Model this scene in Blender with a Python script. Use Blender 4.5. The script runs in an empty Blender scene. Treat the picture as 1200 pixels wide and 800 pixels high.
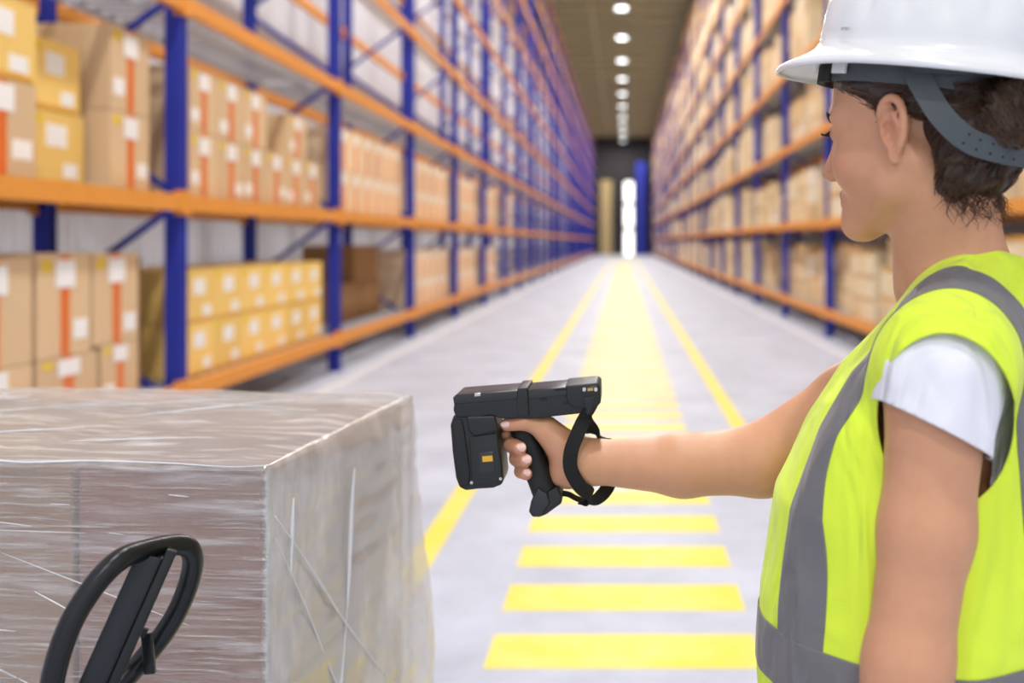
import bpy, bmesh, math, random
import numpy as np
from mathutils import Vector, Matrix

random.seed(7)
rng = np.random.default_rng(7)
scene = bpy.context.scene
COL = scene.collection
F_PX, CX, CY, CAMZ = 1200.0, 731.0, 283.0, 1.45

# ------------------------------------------------------------------ camera
cam_data = bpy.data.cameras.new('camera')
cam = bpy.data.objects.new('camera', cam_data)
COL.objects.link(cam)
cam.location = (0, 0, CAMZ)
cam.rotation_euler = (math.radians(90), 0, 0)
cam_data.sensor_width = 36.0
cam_data.lens = 36.0 * F_PX / 1200.0
cam_data.shift_x = (600 - CX) / 1200.0
cam_data.shift_y = -(400 - CY) / 1200.0
cam_data.clip_start = 0.05
cam_data.clip_end = 400
cam_data.dof.use_dof = True
cam_data.dof.focus_distance = 1.27
cam_data.dof.aperture_fstop = 2.6
scene.camera = cam

# ------------------------------------------------------------------ world, exposure
world = bpy.data.worlds.new('world')
scene.world = world
world.use_nodes = True
bg = world.node_tree.nodes['Background']
bg.inputs[0].default_value = (0.93, 0.96, 1.0, 1)
bg.inputs[1].default_value = 0.95
vs = scene.view_settings
vs.view_transform = 'Standard'
vs.look = 'None'
vs.gamma = 1.0
vs.use_curve_mapping = False
vs.exposure = 0.28
LAMP_POWER = 400.0
DOOR_STRENGTH = 2.0

# ------------------------------------------------------------------ helpers
def lin(r, g, b):
    def c(v):
        v /= 255.0
        return v / 12.92 if v <= 0.04045 else ((v + 0.055) / 1.055) ** 2.4
    return (c(r), c(g), c(b), 1.0)

def P(px, py, Y):
    return Vector(((px - CX) * Y / F_PX, Y, CAMZ - (py - CY) * Y / F_PX))

def tag(o, label=None, cat=None, group=None, kind=None):
    if label: o['label'] = label
    if cat: o['category'] = cat
    if group: o['group'] = group
    if kind: o['kind'] = kind
    return o

def obj(name, mesh, mat=None, parent=None, loc=None):
    o = bpy.data.objects.new(name, mesh)
    COL.objects.link(o)
    if parent is not None: o.parent = parent
    if loc is not None: o.location = loc
    if mat is not None and mesh is not None and len(mesh.materials) == 0:
        mesh.materials.append(mat)
    return o

def empty(name, loc=(0, 0, 0), rz=0.0):
    o = bpy.data.objects.new(name, None)
    COL.objects.link(o)
    o.location = loc
    o.rotation_euler = (0, 0, rz)
    o.empty_display_size = 0.1
    return o

def smooth(me):
    me.polygons.foreach_set('use_smooth', [True] * len(me.polygons))
    me.update()

BOXF = [(0, 3, 2, 1), (4, 5, 6, 7), (0, 1, 5, 4), (1, 2, 6, 5), (2, 3, 7, 6), (3, 0, 4, 7)]
class MB:
    """collects boxes, bars and tubes for one mesh"""
    def __init__(self): self.v = []; self.f = []
    def box(self, x0, x1, y0, y1, z0, z1):
        n = len(self.v)
        self.v += [(x0, y0, z0), (x1, y0, z0), (x1, y1, z0), (x0, y1, z0), (x0, y0, z1), (x1, y0, z1), (x1, y1, z1), (x0, y1, z1)]
        self.f += [tuple(n + i for i in q) for q in BOXF]
        return self
    def bar(self, a, b, w, h, up=(0, 0, 1)):
        a, b = Vector(a), Vector(b)
        d = (b - a).normalized(); up = Vector(up)
        if abs(d.dot(up)) > 0.98: up = Vector((1, 0, 0))
        s = d.cross(up).normalized(); u = s.cross(d)
        n = len(self.v)
        for p in (a, b):
            for i, j in ((-1, -1), (1, -1), (1, 1), (-1, 1)):
                self.v.append(tuple(p + s * (i * w / 2) + u * (j * h / 2)))
        self.f += [tuple(n + i for i in q) for q in BOXF]
        return self
    def tube(self, pts, r, n=10, closed=False, flat=None):
        pts = [Vector(p) for p in pts]
        m = len(pts); base = len(self.v)
        rs = r if isinstance(r, (list, tuple)) else [r] * m
        prev = None
        for i, p in enumerate(pts):
            if closed: d = pts[(i + 1) % m] - pts[i - 1]
            else: d = pts[min(i + 1, m - 1)] - pts[max(i - 1, 0)]
            d.normalize()
            if prev is None:
                prev = d.orthogonal().normalized()
            prev = (prev - d * prev.dot(d)).normalized()
            b = d.cross(prev)
            for k in range(n):
                a = 2 * math.pi * k / n
                self.v.append(tuple(p + (prev * math.cos(a) + b * math.sin(a)) * rs[i]))
        for i in range(m if closed else m - 1):
            j = (i + 1) % m
            for k in range(n):
                k2 = (k + 1) % n
                self.f.append((base + i * n + k, base + i * n + k2, base + j * n + k2, base + j * n + k))
        if not closed:
            self.f.append(tuple(base + k for k in reversed(range(n))))
            self.f.append(tuple(base + (m - 1) * n + k for k in range(n)))
        return self
    def lathe(self, prof, n=24, c=(0, 0, 0)):
        base = len(self.v)
        for r, z in prof:
            for k in range(n):
                a = 2 * math.pi * k / n
                self.v.append((c[0] + r * math.cos(a), c[1] + r * math.sin(a), c[2] + z))
        for i in range(len(prof) - 1):
            for k in range(n):
                k2 = (k + 1) % n
                self.f.append((base + i * n + k, base + i * n + k2, base + (i + 1) * n + k2, base + (i + 1) * n + k))
        self.f.append(tuple(base + k for k in reversed(range(n))))
        self.f.append(tuple(base + (len(prof) - 1) * n + k for k in range(n)))
        return self
    def mesh(self, name, mat=None, sm=False):
        me = bpy.data.meshes.new(name)
        me.from_pydata(self.v, [], self.f)
        if mat: me.materials.append(mat)
        if sm: smooth(me)
        me.update()
        return me

def bevelled(me, w=0.004, seg=2, ang=40):
    bm = bmesh.new(); bm.from_mesh(me)
    es = [e for e in bm.edges if len(e.link_faces) == 2 and e.calc_face_angle(0) > math.radians(ang)]
    bmesh.ops.bevel(bm, geom=es, offset=w, segments=seg, affect='EDGES', profile=0.6, clamp_overlap=True)
    bm.to_mesh(me); bm.free()
    smooth(me)
    return me

def smooth_path(ctrl, per=8, closed=False):
    c = [Vector(p) for p in ctrl]; n = len(c); out = []
    rngi = range(n) if closed else range(n - 1)
    for i in rngi:
        if closed: p0, p1, p2, p3 = c[i - 1], c[i], c[(i + 1) % n], c[(i + 2) % n]
        else: p0, p1, p2, p3 = c[max(i - 1, 0)], c[i], c[i + 1], c[min(i + 2, n - 1)]
        for k in range(per):
            t = k / per
            out.append(0.5 * ((2 * p1) + (p2 - p0) * t + (2 * p0 - 5 * p1 + 4 * p2 - p3) * t * t + (3 * p1 - p0 - 3 * p2 + p3) * t ** 3))
    if not closed: out.append(c[-1])
    return out

# ------------------------------------------------------------------ materials
def nmat(name):
    m = bpy.data.materials.new(name); m.use_nodes = True
    nt = m.node_tree
    return m, nt, nt.nodes['Principled BSDF']

def N(nt, typ, **kw):
    n = nt.nodes.new(typ)
    for k, v in kw.items():
        if k.startswith('i_'): n.inputs[k[2:].replace('_', ' ')].default_value = v
        else: setattr(n, k, v)
    return n

def plain(name, col, rough=0.5, metal=0.0, var=0.12, scale=6.0, bump=0.0, bscale=200.0, spec=0.5):
    m, nt, b = nmat(name)
    tc = N(nt, 'ShaderNodeTexCoord')
    nz = N(nt, 'ShaderNodeTexNoise'); nz.inputs['Scale'].default_value = scale; nz.inputs['Detail'].default_value = 4
    nt.links.new(tc.outputs['Object'], nz.inputs['Vector'])
    mx = N(nt, 'ShaderNodeMix', data_type='RGBA')
    mx.inputs['A'].default_value = tuple(c * (1 - var) for c in col[:3]) + (1,)
    mx.inputs['B'].default_value = tuple(min(1, c * (1 + var)) for c in col[:3]) + (1,)
    nt.links.new(nz.outputs[0], mx.inputs['Factor'])
    nt.links.new(mx.outputs['Result'], b.inputs['Base Color'])
    b.inputs['Roughness'].default_value = rough
    b.inputs['Metallic'].default_value = metal
    b.inputs['Specular IOR Level'].default_value = spec
    if bump > 0:
        n2 = N(nt, 'ShaderNodeTexNoise'); n2.inputs['Scale'].default_value = bscale; n2.inputs['Detail'].default_value = 3
        nt.links.new(tc.outputs['Object'], n2.inputs['Vector'])
        bp = N(nt, 'ShaderNodeBump'); bp.inputs['Strength'].default_value = bump; bp.inputs['Distance'].default_value = 0.002
        nt.links.new(n2.outputs[0], bp.inputs['Height'])
        nt.links.new(bp.outputs[0], b.inputs['Normal'])
    return m

def carton_mat(name, col, var=0.10):
    """corrugated board: object-random tone, faint vertical flutes"""
    m, nt, b = nmat(name)
    tc = N(nt, 'ShaderNodeTexCoord'); oi = N(nt, 'ShaderNodeObjectInfo')
    wv = N(nt, 'ShaderNodeTexWave'); wv.inputs['Scale'].default_value = 9.0; wv.inputs['Distortion'].default_value = 0.6
    wv.bands_direction = 'Y'
    nt.links.new(tc.outputs['Object'], wv.inputs['Vector'])
    mr = N(nt, 'ShaderNodeMapRange'); mr.inputs['To Min'].default_value = 1 - var; mr.inputs['To Max'].default_value = 1 + var
    nt.links.new(oi.outputs['Random'], mr.inputs['Value'])
    mr2 = N(nt, 'ShaderNodeMapRange'); mr2.inputs['To Min'].default_value = 0.94; mr2.inputs['To Max'].default_value = 1.05
    nt.links.new(wv.outputs['Fac'], mr2.inputs['Value'])
    mul = N(nt, 'ShaderNodeMath', operation='MULTIPLY')
    nt.links.new(mr.outputs[0], mul.inputs[0]); nt.links.new(mr2.outputs[0], mul.inputs[1])
    hsv = N(nt, 'ShaderNodeHueSaturation'); hsv.inputs['Color'].default_value = col
    nt.links.new(mul.outputs[0], hsv.inputs['Value'])
    nt.links.new(hsv.outputs[0], b.inputs['Base Color'])
    b.inputs['Roughness'].default_value = 0.75
    return m

M = {}
M['blue'] = plain('blue_paint', lin(46, 58, 166), 0.55, var=0.1, spec=0.25)
M['orange'] = plain('orange_paint', lin(238, 158, 64), 0.55, var=0.08, spec=0.3)
M['galv'] = plain('galvanised_steel', lin(190, 192, 200), 0.45, 0.2, var=0.12, scale=14)
M['label'] = plain('white_label', lin(254, 254, 254), 0.5, var=0.02, scale=30)
M['tape_orange'] = plain('orange_tape', lin(235, 118, 40), 0.35, var=0.05)
M['sticker'] = plain('yellow_sticker', lin(240, 208, 40), 0.4, var=0.05)
M['tape_amber'] = plain('amber_tape', lin(232, 172, 60), 0.35, var=0.06)
M['tan'] = carton_mat('tan_carton', lin(222, 192, 152))
M['yellow'] = carton_mat('yellow_carton', lin(250, 212, 122))
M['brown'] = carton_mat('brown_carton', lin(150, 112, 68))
M['cream'] = carton_mat('cream_carton', lin(232, 206, 160), 0.16)
M['peach'] = carton_mat('peach_carton', lin(246, 218, 180), 0.1)
M['yellow_line'] = None

# floor: sealed concrete with cloudy tone and worn gloss
m, nt, b = nmat('sealed_concrete'); M['floor'] = m
tc = N(nt, 'ShaderNodeTexCoord')
n1 = N(nt, 'ShaderNodeTexNoise'); n1.inputs['Scale'].default_value = 1.3; n1.inputs['Detail'].default_value = 8; n1.inputs['Roughness'].default_value = 0.65
n2 = N(nt, 'ShaderNodeTexNoise'); n2.inputs['Scale'].default_value = 6.0; n2.inputs['Detail'].default_value = 6
nt.links.new(tc.outputs['Object'], n1.inputs['Vector']); nt.links.new(tc.outputs['Object'], n2.inputs['Vector'])
cr = N(nt, 'ShaderNodeValToRGB')
cr.color_ramp.elements[0].position = 0.30; cr.color_ramp.elements[0].color = lin(172, 177, 192)
cr.color_ramp.elements[1].position = 0.68; cr.color_ramp.elements[1].color = lin(204, 209, 225)
nt.links.new(n1.outputs[0], cr.inputs[0]); nt.links.new(cr.outputs[0], b.inputs['Base Color'])
mr = N(nt, 'ShaderNodeMapRange'); mr.inputs['To Min'].default_value = 0.42; mr.inputs['To Max'].default_value = 0.62
nt.links.new(n2.outputs[0], mr.inputs['Value']); nt.links.new(mr.outputs[0], b.inputs['Roughness'])
b.inputs['Specular IOR Level'].default_value = 0.3
bp = N(nt, 'ShaderNodeBump'); bp.inputs['Strength'].default_value = 0.05; bp.inputs['Distance'].default_value = 0.01
nt.links.new(n2.outputs[0], bp.inputs['Height']); nt.links.new(bp.outputs[0], b.inputs['Normal'])

# worn yellow floor paint
m, nt, b = nmat('yellow_floor_paint'); M['yellow_line'] = m
tc = N(nt, 'ShaderNodeTexCoord'); geo = N(nt, 'ShaderNodeNewGeometry')
n1 = N(nt, 'ShaderNodeTexNoise'); n1.inputs['Scale'].default_value = 3.5; n1.inputs['Detail'].default_value = 8; n1.inputs['Roughness'].default_value = 0.7
nt.links.new(geo.outputs['Position'], n1.inputs['Vector'])
cr = N(nt, 'ShaderNodeValToRGB')
cr.color_ramp.elements[0].position = 0.33; cr.color_ramp.elements[0].color = lin(240, 218, 50)
cr.color_ramp.elements[1].position = 0.72; cr.color_ramp.elements[1].color = lin(240, 226, 130)
nt.links.new(n1.outputs[0], cr.inputs[0]); nt.links.new(cr.outputs[0], b.inputs['Base Color'])
b.inputs['Roughness'].default_value = 0.5; b.inputs['Specular IOR Level'].default_value = 0.3
M['white_line'] = plain('white_floor_paint', lin(238, 240, 246), 0.35, var=0.05, scale=2)
M['ceiling'] = plain('olive_ceiling_sheet', lin(138, 138, 118), 0.8, var=0.1, scale=1)
M['purlin'] = plain('ceiling_steel', lin(172, 170, 148), 0.6, var=0.1)
M['wallpanel'] = plain('white_wall_sheet', lin(226, 228, 238), 0.5, var=0.05, scale=1.5)
M['darkwall'] = plain('dark_end_wall', lin(52, 48, 52), 0.8, var=0.25, scale=0.6)
M['beige'] = plain('beige_panel', lin(205, 182, 130), 0.6)
M['lampcase'] = plain('lamp_housing', lin(190, 192, 196), 0.4, 0.6)

def emis(name, col, s):
    m, nt, b = nmat(name)
    b.inputs['Base Color'].default_value = col
    b.inputs['Emission Color'].default_value = col
    b.inputs['Emission Strength'].default_value = s
    return m
M['lampglow'] = emis('lamp_diffuser', (0.93, 0.97, 1.0, 1), 5.0)
M['daylight'] = emis('door_daylight', (1.0, 0.97, 0.92, 1), DOOR_STRENGTH)
# ------------------------------------------------------------------ the building
XL, XR = -3.19, 3.08            # aisle faces of the two rack rows
Y_END = 112.0
Y_BACK = -9.0
ZC = 12.9
floor = obj('floor', MB().box(-6.2, 7.2, Y_BACK, Y_END + 1, -0.1, 0.0).mesh('floor', M['floor']))
tag(floor, kind='structure')

bar_me = MB().box(-0.478, 0.478, -0.152, 0.152, 0, 0.0015).mesh('painted_bar', M['yellow_line'])
S0, Z0 = 0.546, 3.63
for k in range(-3, 130):
    obj('painted_bar', bar_me, None, floor, (0, Z0 + S0 * k, 0))
for x in (-0.925, 0.905):
    obj('painted_line', MB().box(x - 0.06, x + 0.06, 1.0, 105, 0, 0.0015).mesh('painted_line', M['yellow_line']), None, floor)
for x0 in (XL + 0.22, XR - 0.34):
    obj('painted_line', MB().box(x0, x0 + 0.12, 1.0, 105, 0, 0.0015).mesh('white_line', M['white_line']), None, floor)

ceiling = obj('ceiling', MB().box(-6.2, 7.2, Y_BACK, Y_END + 1, ZC, ZC + 0.15).mesh('ceiling', M['ceiling']))
tag(ceiling, kind='structure')
pur = MB().box(-6.1, 7.1, -0.06, 0.06, -0.26, 0).mesh('purlin', M['purlin'])
for k in range(48):
    obj('purlin', pur, None, ceiling, (0, Y_BACK + 1 + 2.5 * k, ZC))
obj('pipe', MB().tube([(-1.55, Y_BACK, ZC - 0.36), (-1.55, Y_END, ZC - 0.36)], 0.07, 10).mesh('pipe', M['purlin'], True), None, ceiling)

# side walls of corrugated sheets
def corrugated(name, h, w=1.0, n=6, d=0.035):
    v, f = [], []
    prof = []
    for k in range(n):
        y = k * w / n
        s = w / n
        prof += [(0, y), (0, y + s * 0.45), (d, y + s * 0.58), (d, y + s * 0.87)]
    prof.append((0, w))
    for x, y in prof: v += [(x, y, 0), (x, y, h)]
    for i in range(len(prof) - 1): f.append((2 * i, 2 * i + 2, 2 * i + 3, 2 * i + 1))
    me = bpy.data.meshes.new(name); me.from_pydata(v, [], f); me.materials.append(M['wallpanel'])
    return me
cor = corrugated('wall_panel', ZC)
for side, x in (('left', -5.3), ('right', 6.3)):
    w = obj('wall_' + side, MB().box(x - 0.2 if side == 'left' else x + 0.05, x - 0.05 if side == 'left' else x + 0.2, Y_BACK, Y_END, 0, ZC).mesh('wall_' + side, M['wallpanel']))
    tag(w, kind='structure')
    for k in range(int(Y_END - Y_BACK)):
        p = obj('wall_panel', cor, None, w, (x, Y_BACK + k, 0))

# end wall with a bright open dock door and a beige roller door
wb = MB()
Yw = Y_END
for (x0, x1, z0, z1) in ((-6.2, -2.55, 0, ZC), (-2.55, -1.3, 8.2, ZC), (-1.3, 0.1, 0, ZC), (0.1, 1.0, 8.0, ZC), (1.0, 7.2, 0, ZC)):
    wb.box(x0, x1, Yw, Yw + 0.3, z0, z1)
tag(obj('wall_back', wb.mesh('wall_back', M['darkwall'])), kind='structure')
d1 = obj('door_1', MB().box(-2.55, -1.3, Yw + 0.1, Yw + 0.2, 0, 8.2).mesh('roller_door', M['beige'])); tag(d1, kind='structure')
sl = MB().box(-2.55, -1.3, -0.02, 0.03, 0, 0.36).mesh('slat', M['beige'])
for k in range(20): obj('slat', sl, None, d1, (0, Yw + 0.08, 0.05 + 0.4 * k))
d2 = obj('door_2', MB().box(0.1, 1.0, Yw + 0.25, Yw + 0.32, 0, 8.0).mesh('daylight_door', M['daylight'])); tag(d2, kind='structure')
for z in (2.7, 5.4):
    obj('door_rail', MB().box(0.1, 1.0, Yw + 0.05, Yw + 0.15, z, z + 0.35).mesh('door_rail', M['darkwall']), None, d2)
post = obj('steel_column', MB().box(1.35, 2.35, Y_END - 2.0, Y_END - 1.4, 0, 10.0).box(1.2, 2.5, Y_END - 2.15, Y_END - 1.25, 0, 0.12).box(1.3, 2.4, Y_END - 2.05, Y_END - 1.35, 2.1, 2.3).mesh('steel_column', M['blue']))
tag(post, 'tall blue steel column beside the bright open door at the aisle end', 'column')

# high-bay lamps along the aisle
house = MB().box(-0.27, 0.27, -0.27, 0.27, 0.02, 0.16).box(-0.05, 0.05, -0.05, 0.05, 0.16, 0.55).mesh('housing', M['lampcase'])
diff = MB().box(-0.24, 0.24, -0.24, 0.24, 0.0, 0.02).mesh('diffuser', M['lampglow'])
ordn = ['nearest', 'second', 'third', 'fourth', 'fifth', 'sixth', 'seventh', 'eighth', 'ninth', 'tenth']
nvis = 0
for k in range(-8, 10):
    y = 46.8 + 6.8 * k
    L = empty('ceiling_lamp', (-0.1, y, ZC - 0.26 - 0.55))
    if k >= 0:
        lab = ordn[nvis] + ' visible white lamp in the row along the dark ceiling'; nvis += 1
    else:
        lab = 'white lamp of the ceiling row, above the frame'
    tag(L, lab, 'lamp', 'white lamps along the ceiling')
    obj('housing', house, None, L); obj('diffuser', diff, None, L)
    ld = bpy.data.lights.new('lamp_light', 'AREA'); ld.shape = 'RECTANGLE'; ld.size = 0.5; ld.size_y = 0.5
    ld.energy = LAMP_POWER; ld.color = (1.0, 0.99, 0.975)
    lo = bpy.data.objects.new('lamp_light', ld); COL.objects.link(lo); lo.parent = L; lo.location = (0, 0, -0.01)

# ------------------------------------------------------------------ pallet racks
LEVELS = [0.36, 1.73, 3.17, 4.60, 6.05, 7.5, 8.95, 10.4, 11.7]
DEPTH = 1.05
BH = 0.12
POST_H = 12.3

def post_mesh():
    b = MB()
    b.box(-0.05, 0.05, -0.05, 0.05, 0, POST_H)
    b.box(-0.07, 0.07, -0.08, 0.08, 0, 0.012)
    b.box(-0.062, -0.05, -0.05, -0.025, 0.01, POST_H).box(-0.062, -0.05, 0.025, 0.05, 0.01, POST_H)
    b.box(0.05, 0.062, -0.05, -0.025, 0.01, POST_H).box(0.05, 0.062, 0.025, 0.05, 0.01, POST_H)
    return b.mesh('post', M['blue'])
POST = post_mesh()

def rack(name, xf, sgn, ys, label, ndeck=9):
    """xf: aisle face, sgn: direction away from the aisle"""
    bay = ys[1] - ys[0]
    r = empty(name, (xf, ys[0], 0))
    tag(r, label, 'rack')
    def put(nm, me, x, y, z): return obj(nm, me, None, r, (x * sgn, y - ys[0], z))
    beam_me = MB().box(-0.03, 0.03, 0.0, bay, -BH / 2, BH / 2)
    for yy in (0.0, bay - 0.055): beam_me.box(-0.04, 0.035, yy, yy + 0.055, -BH / 2 - 0.03, BH / 2 + 0.03)
    beam_me = beam_me.mesh('beam', M['orange'])
    deck = MB()
    n = 18
    for i in range(n):
        y = 0.07 + (bay - 0.14) * i / n
        x0, x1 = sorted((0.07 * sgn, (DEPTH - 0.07) * sgn))
        deck.box(x0, x1, y, y + (bay - 0.14) / n * 0.42, 0, 0.018)
    for q in (0.3, 0.75):
        x0, x1 = sorted(((DEPTH * q) * sgn, (DEPTH * q + 0.05) * sgn))
        deck.box(x0, x1, 0.06, bay - 0.06, -0.05, 0.0)
    deck_me = deck.mesh('deck', M['galv'])
    thin = MB().box(-0.03, 0.03, 0.0, bay, -0.045, 0.045)
    for yy in (0.0, bay - 0.055): thin.box(-0.04, 0.035, yy, yy + 0.055, -0.09, 0.09)
    thin = thin.mesh('beam', M['orange'])
    br_all = MB()
    br_up = MB().bar((0.03 * sgn, 0, 0), ((DEPTH - 0.03) * sgn, 0, 0.72), 0.035, 0.045).mesh('brace', M['blue'])
    br_dn = MB().bar((0.03 * sgn, 0, 0.72), ((DEPTH - 0.03) * sgn, 0, 0), 0.035, 0.045).mesh('brace', M['blue'])
    for i, y in enumerate(ys):
        put('post', POST, 0.05, y, 0); put('post', POST, DEPTH - 0.05, y, 0)
        z = 0.25; up = True
        while z < POST_H - 0.8:
            if i < 12: put('brace', br_up if up else br_dn, 0, y, z)
            else:
                a = (0.03 * sgn, y - ys[0], z if up else z + 0.72); c = ((DEPTH - 0.03) * sgn, y - ys[0], z + 0.72 if up else z)
                br_all.bar(a, c, 0.035, 0.045)
            z += 0.76; up = not up
        if i == len(ys) - 1: continue
        for lz in LEVELS:
            bm_ = beam_me if LEVELS.index(lz) < 4 else thin
            put('beam', bm_, -0.0, y, lz)
            put('rear_beam', bm_, DEPTH, y, lz)
            if LEVELS.index(lz) < ndeck: put('deck', deck_me, 0, y, lz + BH / 2 - 0.02)
    tag(obj('far_braces', br_all.mesh('far_braces', M['blue']), None, r), kind='stuff')
    return r

YL = [3.35 + 4.06 * k for k in range(27)]
YR = [2.86 + 4.24 * k for k in range(26)]
rack('pallet_rack', XL, -1, YL, 'long blue and orange pallet rack with bare upper levels, along the corrugated wall', 3)
rack('pallet_rack', XR, 1, YR, 'tall blue and orange pallet rack filled with cream cartons, behind the woman')
DECK = [z + BH / 2 + 0.002 for z in LEVELS]

# ------------------------------------------------------------------ cartons
_box_cache = {}
def box_mesh(mat, sx, sy, sz):
    key = (mat, round(sx, 3), round(sy, 3), round(sz, 3))
    if key not in _box_cache:
        b = MB().box(-sx / 2, sx / 2, 0, sy, 0, sz)
        # lid seam and flap overlap on the top
        b.box(-sx / 2, sx / 2, sy / 2 - 0.03, sy / 2 + 0.03, sz, sz + 0.002)
        _box_cache[key] = b.mesh('carton', M[mat])
    return _box_cache[key]
_flat = {}
def flat(mat, w, h):
    key = (mat, round(w, 3), round(h, 3))
    if key not in _flat: _flat[key] = MB().box(0, 0.003, -w / 2, w / 2, -h / 2, h / 2).mesh('flat', M[mat])
    return _flat[key]

place = []
def left_carton(y0, y1, z, h, kind, back=0.0, dep=0.7, label='', detail=2, group='cartons on the left rack'):
    w = y1 - y0 - 0.012
    xf = XL - 0.09 - back
    o = obj('carton', box_mesh(kind, dep, w, h - 0.006), None, None, (xf - dep / 2, y0 + 0.006, z))
    tag(o, label, 'carton', group)
    def st(nm, mat, fw, fh, u, v):
        obj(nm, flat(mat, fw, fh), None, o, (dep / 2, w * u, h * v))
    if detail and kind in ('tan', 'peach'):
        st('tape', 'tape_orange', w * 0.17, h * 0.97, 0.5, 0.49)
        obj('shipping_label', flat('label', w * 0.36, h * 0.27), None, o, (dep / 2 + 0.003, w * 0.5, h * 0.8))
        if detail > 1:
            st('small_label', 'label', w * 0.27, h * 0.2, random.choice((0.2, 0.8)), 0.2 + random.random() * 0.1)
            st('sticker', 'sticker', w * 0.17, h * 0.11, 0.16, 0.88)
    elif detail and kind == 'yellow':
        st('shipping_label', 'label', w * 0.36, h * 0.3, 0.5, 0.66)
        if detail > 1:
            st('small_label', 'label', w * 0.26, h * 0.2, 0.75, 0.2)
            st('sticker', 'sticker', w * 0.2, h * 0.14, 0.14, 0.86)
            st('tape', 'tape_amber', w * 0.9, h * 0.06, 0.5, 0.035)
    return o

def yl(px): return 1200 * 3.28 / (731 - px)
ORD = ['first', 'second', 'third', 'fourth', 'fifth', 'sixth', 'seventh', 'eighth']
z1, z0 = DECK[1], DECK[0]
# bay nearest the camera, middle shelf
left_carton(5.05, 5.72, z1, .53, 'tan', label='tan carton with orange tape at the photo edge, under a yellow carton')
left_carton(5.05, 5.72, z1 + .53, .45, 'yellow', label='yellow carton on a tan one at the photo edge, middle shelf')
left_carton(5.82, 6.45, z1, .44, 'yellow', .12, label='larger yellow carton on the middle shelf, lower of the yellow pair')
left_carton(5.84, 6.40, z1 + .44, .42, 'yellow', .12, label='yellow carton stacked on the larger yellow one, middle shelf')
left_carton(6.54, 7.08, z1, .51, 'tan', 0, label='tan carton with orange tape, lower of the tall pair beside the blue post')
left_carton(6.54, 7.08, z1 + .51, .55, 'tan', 0, label='tan carton with orange tape, upper of the tall pair beside the blue post')
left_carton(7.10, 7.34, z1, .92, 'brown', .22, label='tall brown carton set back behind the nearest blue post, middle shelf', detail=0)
# lower shelf
left_carton(4.95, 5.68, z0, .36, 'tan', label='tan carton low at the photo edge, bottom row of the lower shelf')
left_carton(4.95, 5.68, z0 + .36, .58, 'tan', label='large tan carton at the photo edge, upper row of the lower shelf')
left_carton(5.72, 6.38, z0, .36, 'tan', label='tan carton in the bottom row of the lower shelf, just above the wrapped load')
left_carton(5.72, 6.30, z0 + .36, .60, 'tan', label='large tan carton with yellow sticker, middle of three on the lower shelf')
left_carton(6.42, 6.92, z0, .38, 'tan', label='small tan carton at the end of the bottom row, lower shelf')
left_carton(6.32, 6.92, z0 + .38, .58, 'tan', label='tan carton with orange tape at the end of the upper row, lower shelf')
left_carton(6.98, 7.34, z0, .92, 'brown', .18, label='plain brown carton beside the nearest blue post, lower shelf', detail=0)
# second bay
w = 0.56
for i in range(6):
    y = 7.72 + i * w
    left_carton(y, y + w, z1, .50, 'tan', label='%s tan carton from the nearest blue post, bottom row on middle shelf' % ORD[i])
    if i < 3: left_carton(y, y + w, z1 + .50, .50, 'tan', label='%s tan carton from the nearest blue post, top row on middle shelf' % ORD[i])
left_carton(10.02, 10.58, z1 + .5, .42, 'tan', label='single tan carton standing alone on the bottom row, middle shelf')
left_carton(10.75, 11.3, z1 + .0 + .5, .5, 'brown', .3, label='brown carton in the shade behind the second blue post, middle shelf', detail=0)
w = 0.585
for i in range(6):
    y = 7.62 + i * w
    for j in range(2):
        left_carton(y, y + w, z0 + .41 * j, .41, 'yellow', label='%s yellow carton from the nearest blue post, %s row on lower shelf' % (ORD[i], ('bottom', 'top')[j]))
# further bays
w = 0.55
for i in range(6):
    y = 11.72 + i * w
    for j in range(2):
        left_carton(y, y + w, z1 + .5 * j, .5, 'peach', label='%s peach carton past the second blue post, %s row' % (ORD[i], ('bottom', 'top')[j]), detail=1)
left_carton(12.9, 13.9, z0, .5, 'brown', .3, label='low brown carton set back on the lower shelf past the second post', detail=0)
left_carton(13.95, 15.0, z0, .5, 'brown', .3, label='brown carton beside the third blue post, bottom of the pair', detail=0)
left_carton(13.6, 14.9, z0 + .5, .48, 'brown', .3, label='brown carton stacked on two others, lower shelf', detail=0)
bn = ['third', 'fourth', 'fifth', 'sixth']
for bi in range(4):
    yb = 15.75 + 4.06 * bi
    for i in range((6, 5, 4, 3)[bi]):
        y = yb + i * w
        for j in range(2):
            left_carton(y, y + w, z1 + .48 * j, .48, 'peach', label='%s peach carton past the %s blue post, %s row on middle shelf' % (ORD[i], bn[bi], ('bottom', 'top')[j]), detail=1)
            if bi < 3:
                left_carton(y, y + w, z0 + .45 * j, .45, 'peach', label='%s peach carton past the %s blue post, %s row on lower shelf' % (ORD[i], bn[bi], ('bottom', 'top')[j]), detail=1)

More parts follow.
